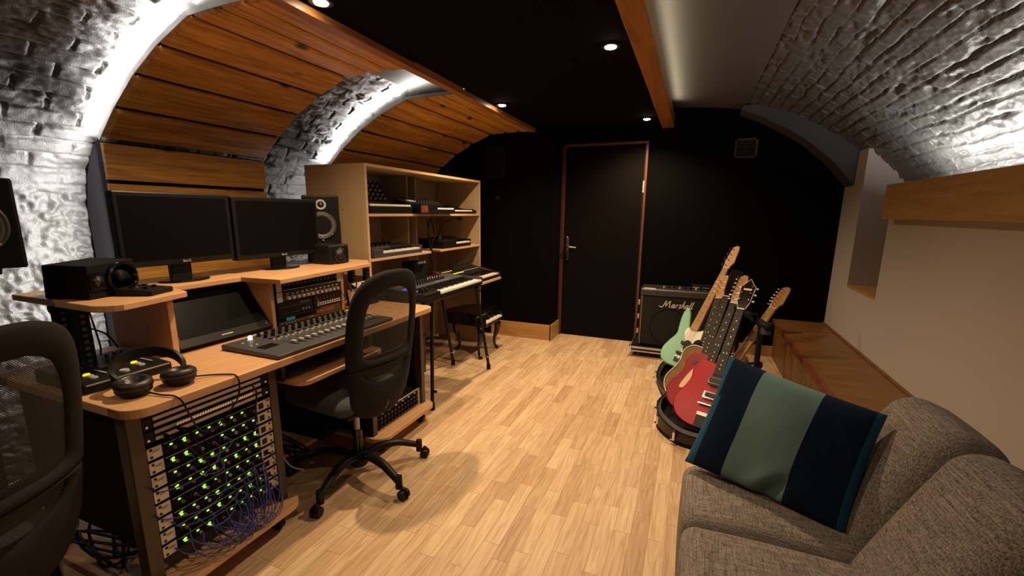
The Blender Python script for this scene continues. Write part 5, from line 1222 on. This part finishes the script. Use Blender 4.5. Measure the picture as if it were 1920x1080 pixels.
    for c_ in (0, nn): fs += [(r_*ww+c_, (r_+1)*ww+c_, q4+(r_+1)*ww+c_, q4+r_*ww+c_) for r_ in range(3)]
    lp.add(vs, fs).build('lumbar_pad', MT['chairback'], t, smooth='auto')
    MB().rbox((-.045, 0, .442), (.40, .42, .075), .036, 6, puff=(.03, .02, .012)).build('seat', MT['seatfab'], t, smooth=True)
    MB().rbox((-.03, 0, .402), (.36, .36, .03), .012, 3).build('seat_shell', MT['black'], t, smooth='auto')
    MB().tube([(.02, 0, .392), (.13, 0, .385), (.185, 0, .42), (.195, 0, .50)], [.022, .026, .024, .02], 12, 4).build('back_bracket', MT['black'], t, smooth=True)
    MB().bb(-.09, .09, -.07, .07, .362, .395).build('tilt_mechanism', MT['blackm'], t, bevel=.006)
    MB().cyl((0, 0, .235), (0, 0, .365), .014, n=18).build('gas_rod', MT['panel_silver'], t, smooth='auto')
    MB().cyl((0, 0, .065), (0, 0, .24), .025, .023, n=20).build('column', MT['gloss'], t, smooth='auto')
    MB().lathe([(0, .045), (.030, .045), (.045, .06), (.045, .115), (.034, .13), (0, .13)], n=24).build('hub', MT['black'], t, smooth='auto')
    for deg in casters:
        a = math.radians(deg); d = Vector((math.cos(a), math.sin(a), 0)); s = Vector((-d.y, d.x, 0))
        p = [d*.03+Vector((0, 0, .10)), d*.10+Vector((0, 0, .125)), d*.19+Vector((0, 0, .122)), d*.26+Vector((0, 0, .098)), d*.305+Vector((0, 0, .078))]
        c = catmull(p, 4); vs = []; m = MB()
        for i, q in enumerate(c):
            f = i/(len(c)-1); wv = .026-.008*f; hv = .020-.004*f
            for k in range(10):
                b_ = 2*PI*k/10; vs.append(q+s*(wv*math.cos(b_))+Vector((0, 0, hv*math.sin(b_))))
        k = len(c); m.add(vs, [(i*10+j, i*10+(j+1) % 10, (i+1)*10+(j+1) % 10, (i+1)*10+j) for i in range(k-1) for j in range(10)]+[tuple(range(9, -1, -1)), tuple((k-1)*10+j for j in range(10))])
        m.build('base_arm', MT['black'], t, smooth=True)
        e = d*.308
        cs = MB().cyl(e+Vector((0, 0, .045)), e+Vector((0, 0, .105)), .017, .0155, n=16).build('caster_stem', MT['black'], t, smooth='auto')
        h = d*.03 + e; r = s if int(deg) % 2 else (s+d*.6).normalized()
        for sg in (-1, 1): MB().cyl(h+r*sg*.006+Vector((0, 0, .0245)), h+r*sg*.022+Vector((0, 0, .0245)), .0245, .021, n=20).build('wheel', MT['black'], cs, smooth='auto')
        MB().tube([h+r*-.006+Vector((0, 0, .05)), h+r*.006+Vector((0, 0, .05))], .012, 8).build('caster_hood', MT['black'], cs)
    return t
c = office_chair('black mesh-back office chair in mid floor before the keyboard tray', (56, -9, -75, -148, 131)); c.location = (-1.46, 1.60, 0); c.rotation_euler = (0, 0, math.radians(-6))
c2 = dup(c, (-1.595, .33, 0), 21, 'dark mesh-back office chair cut by the picture edge, next to the headphones end')
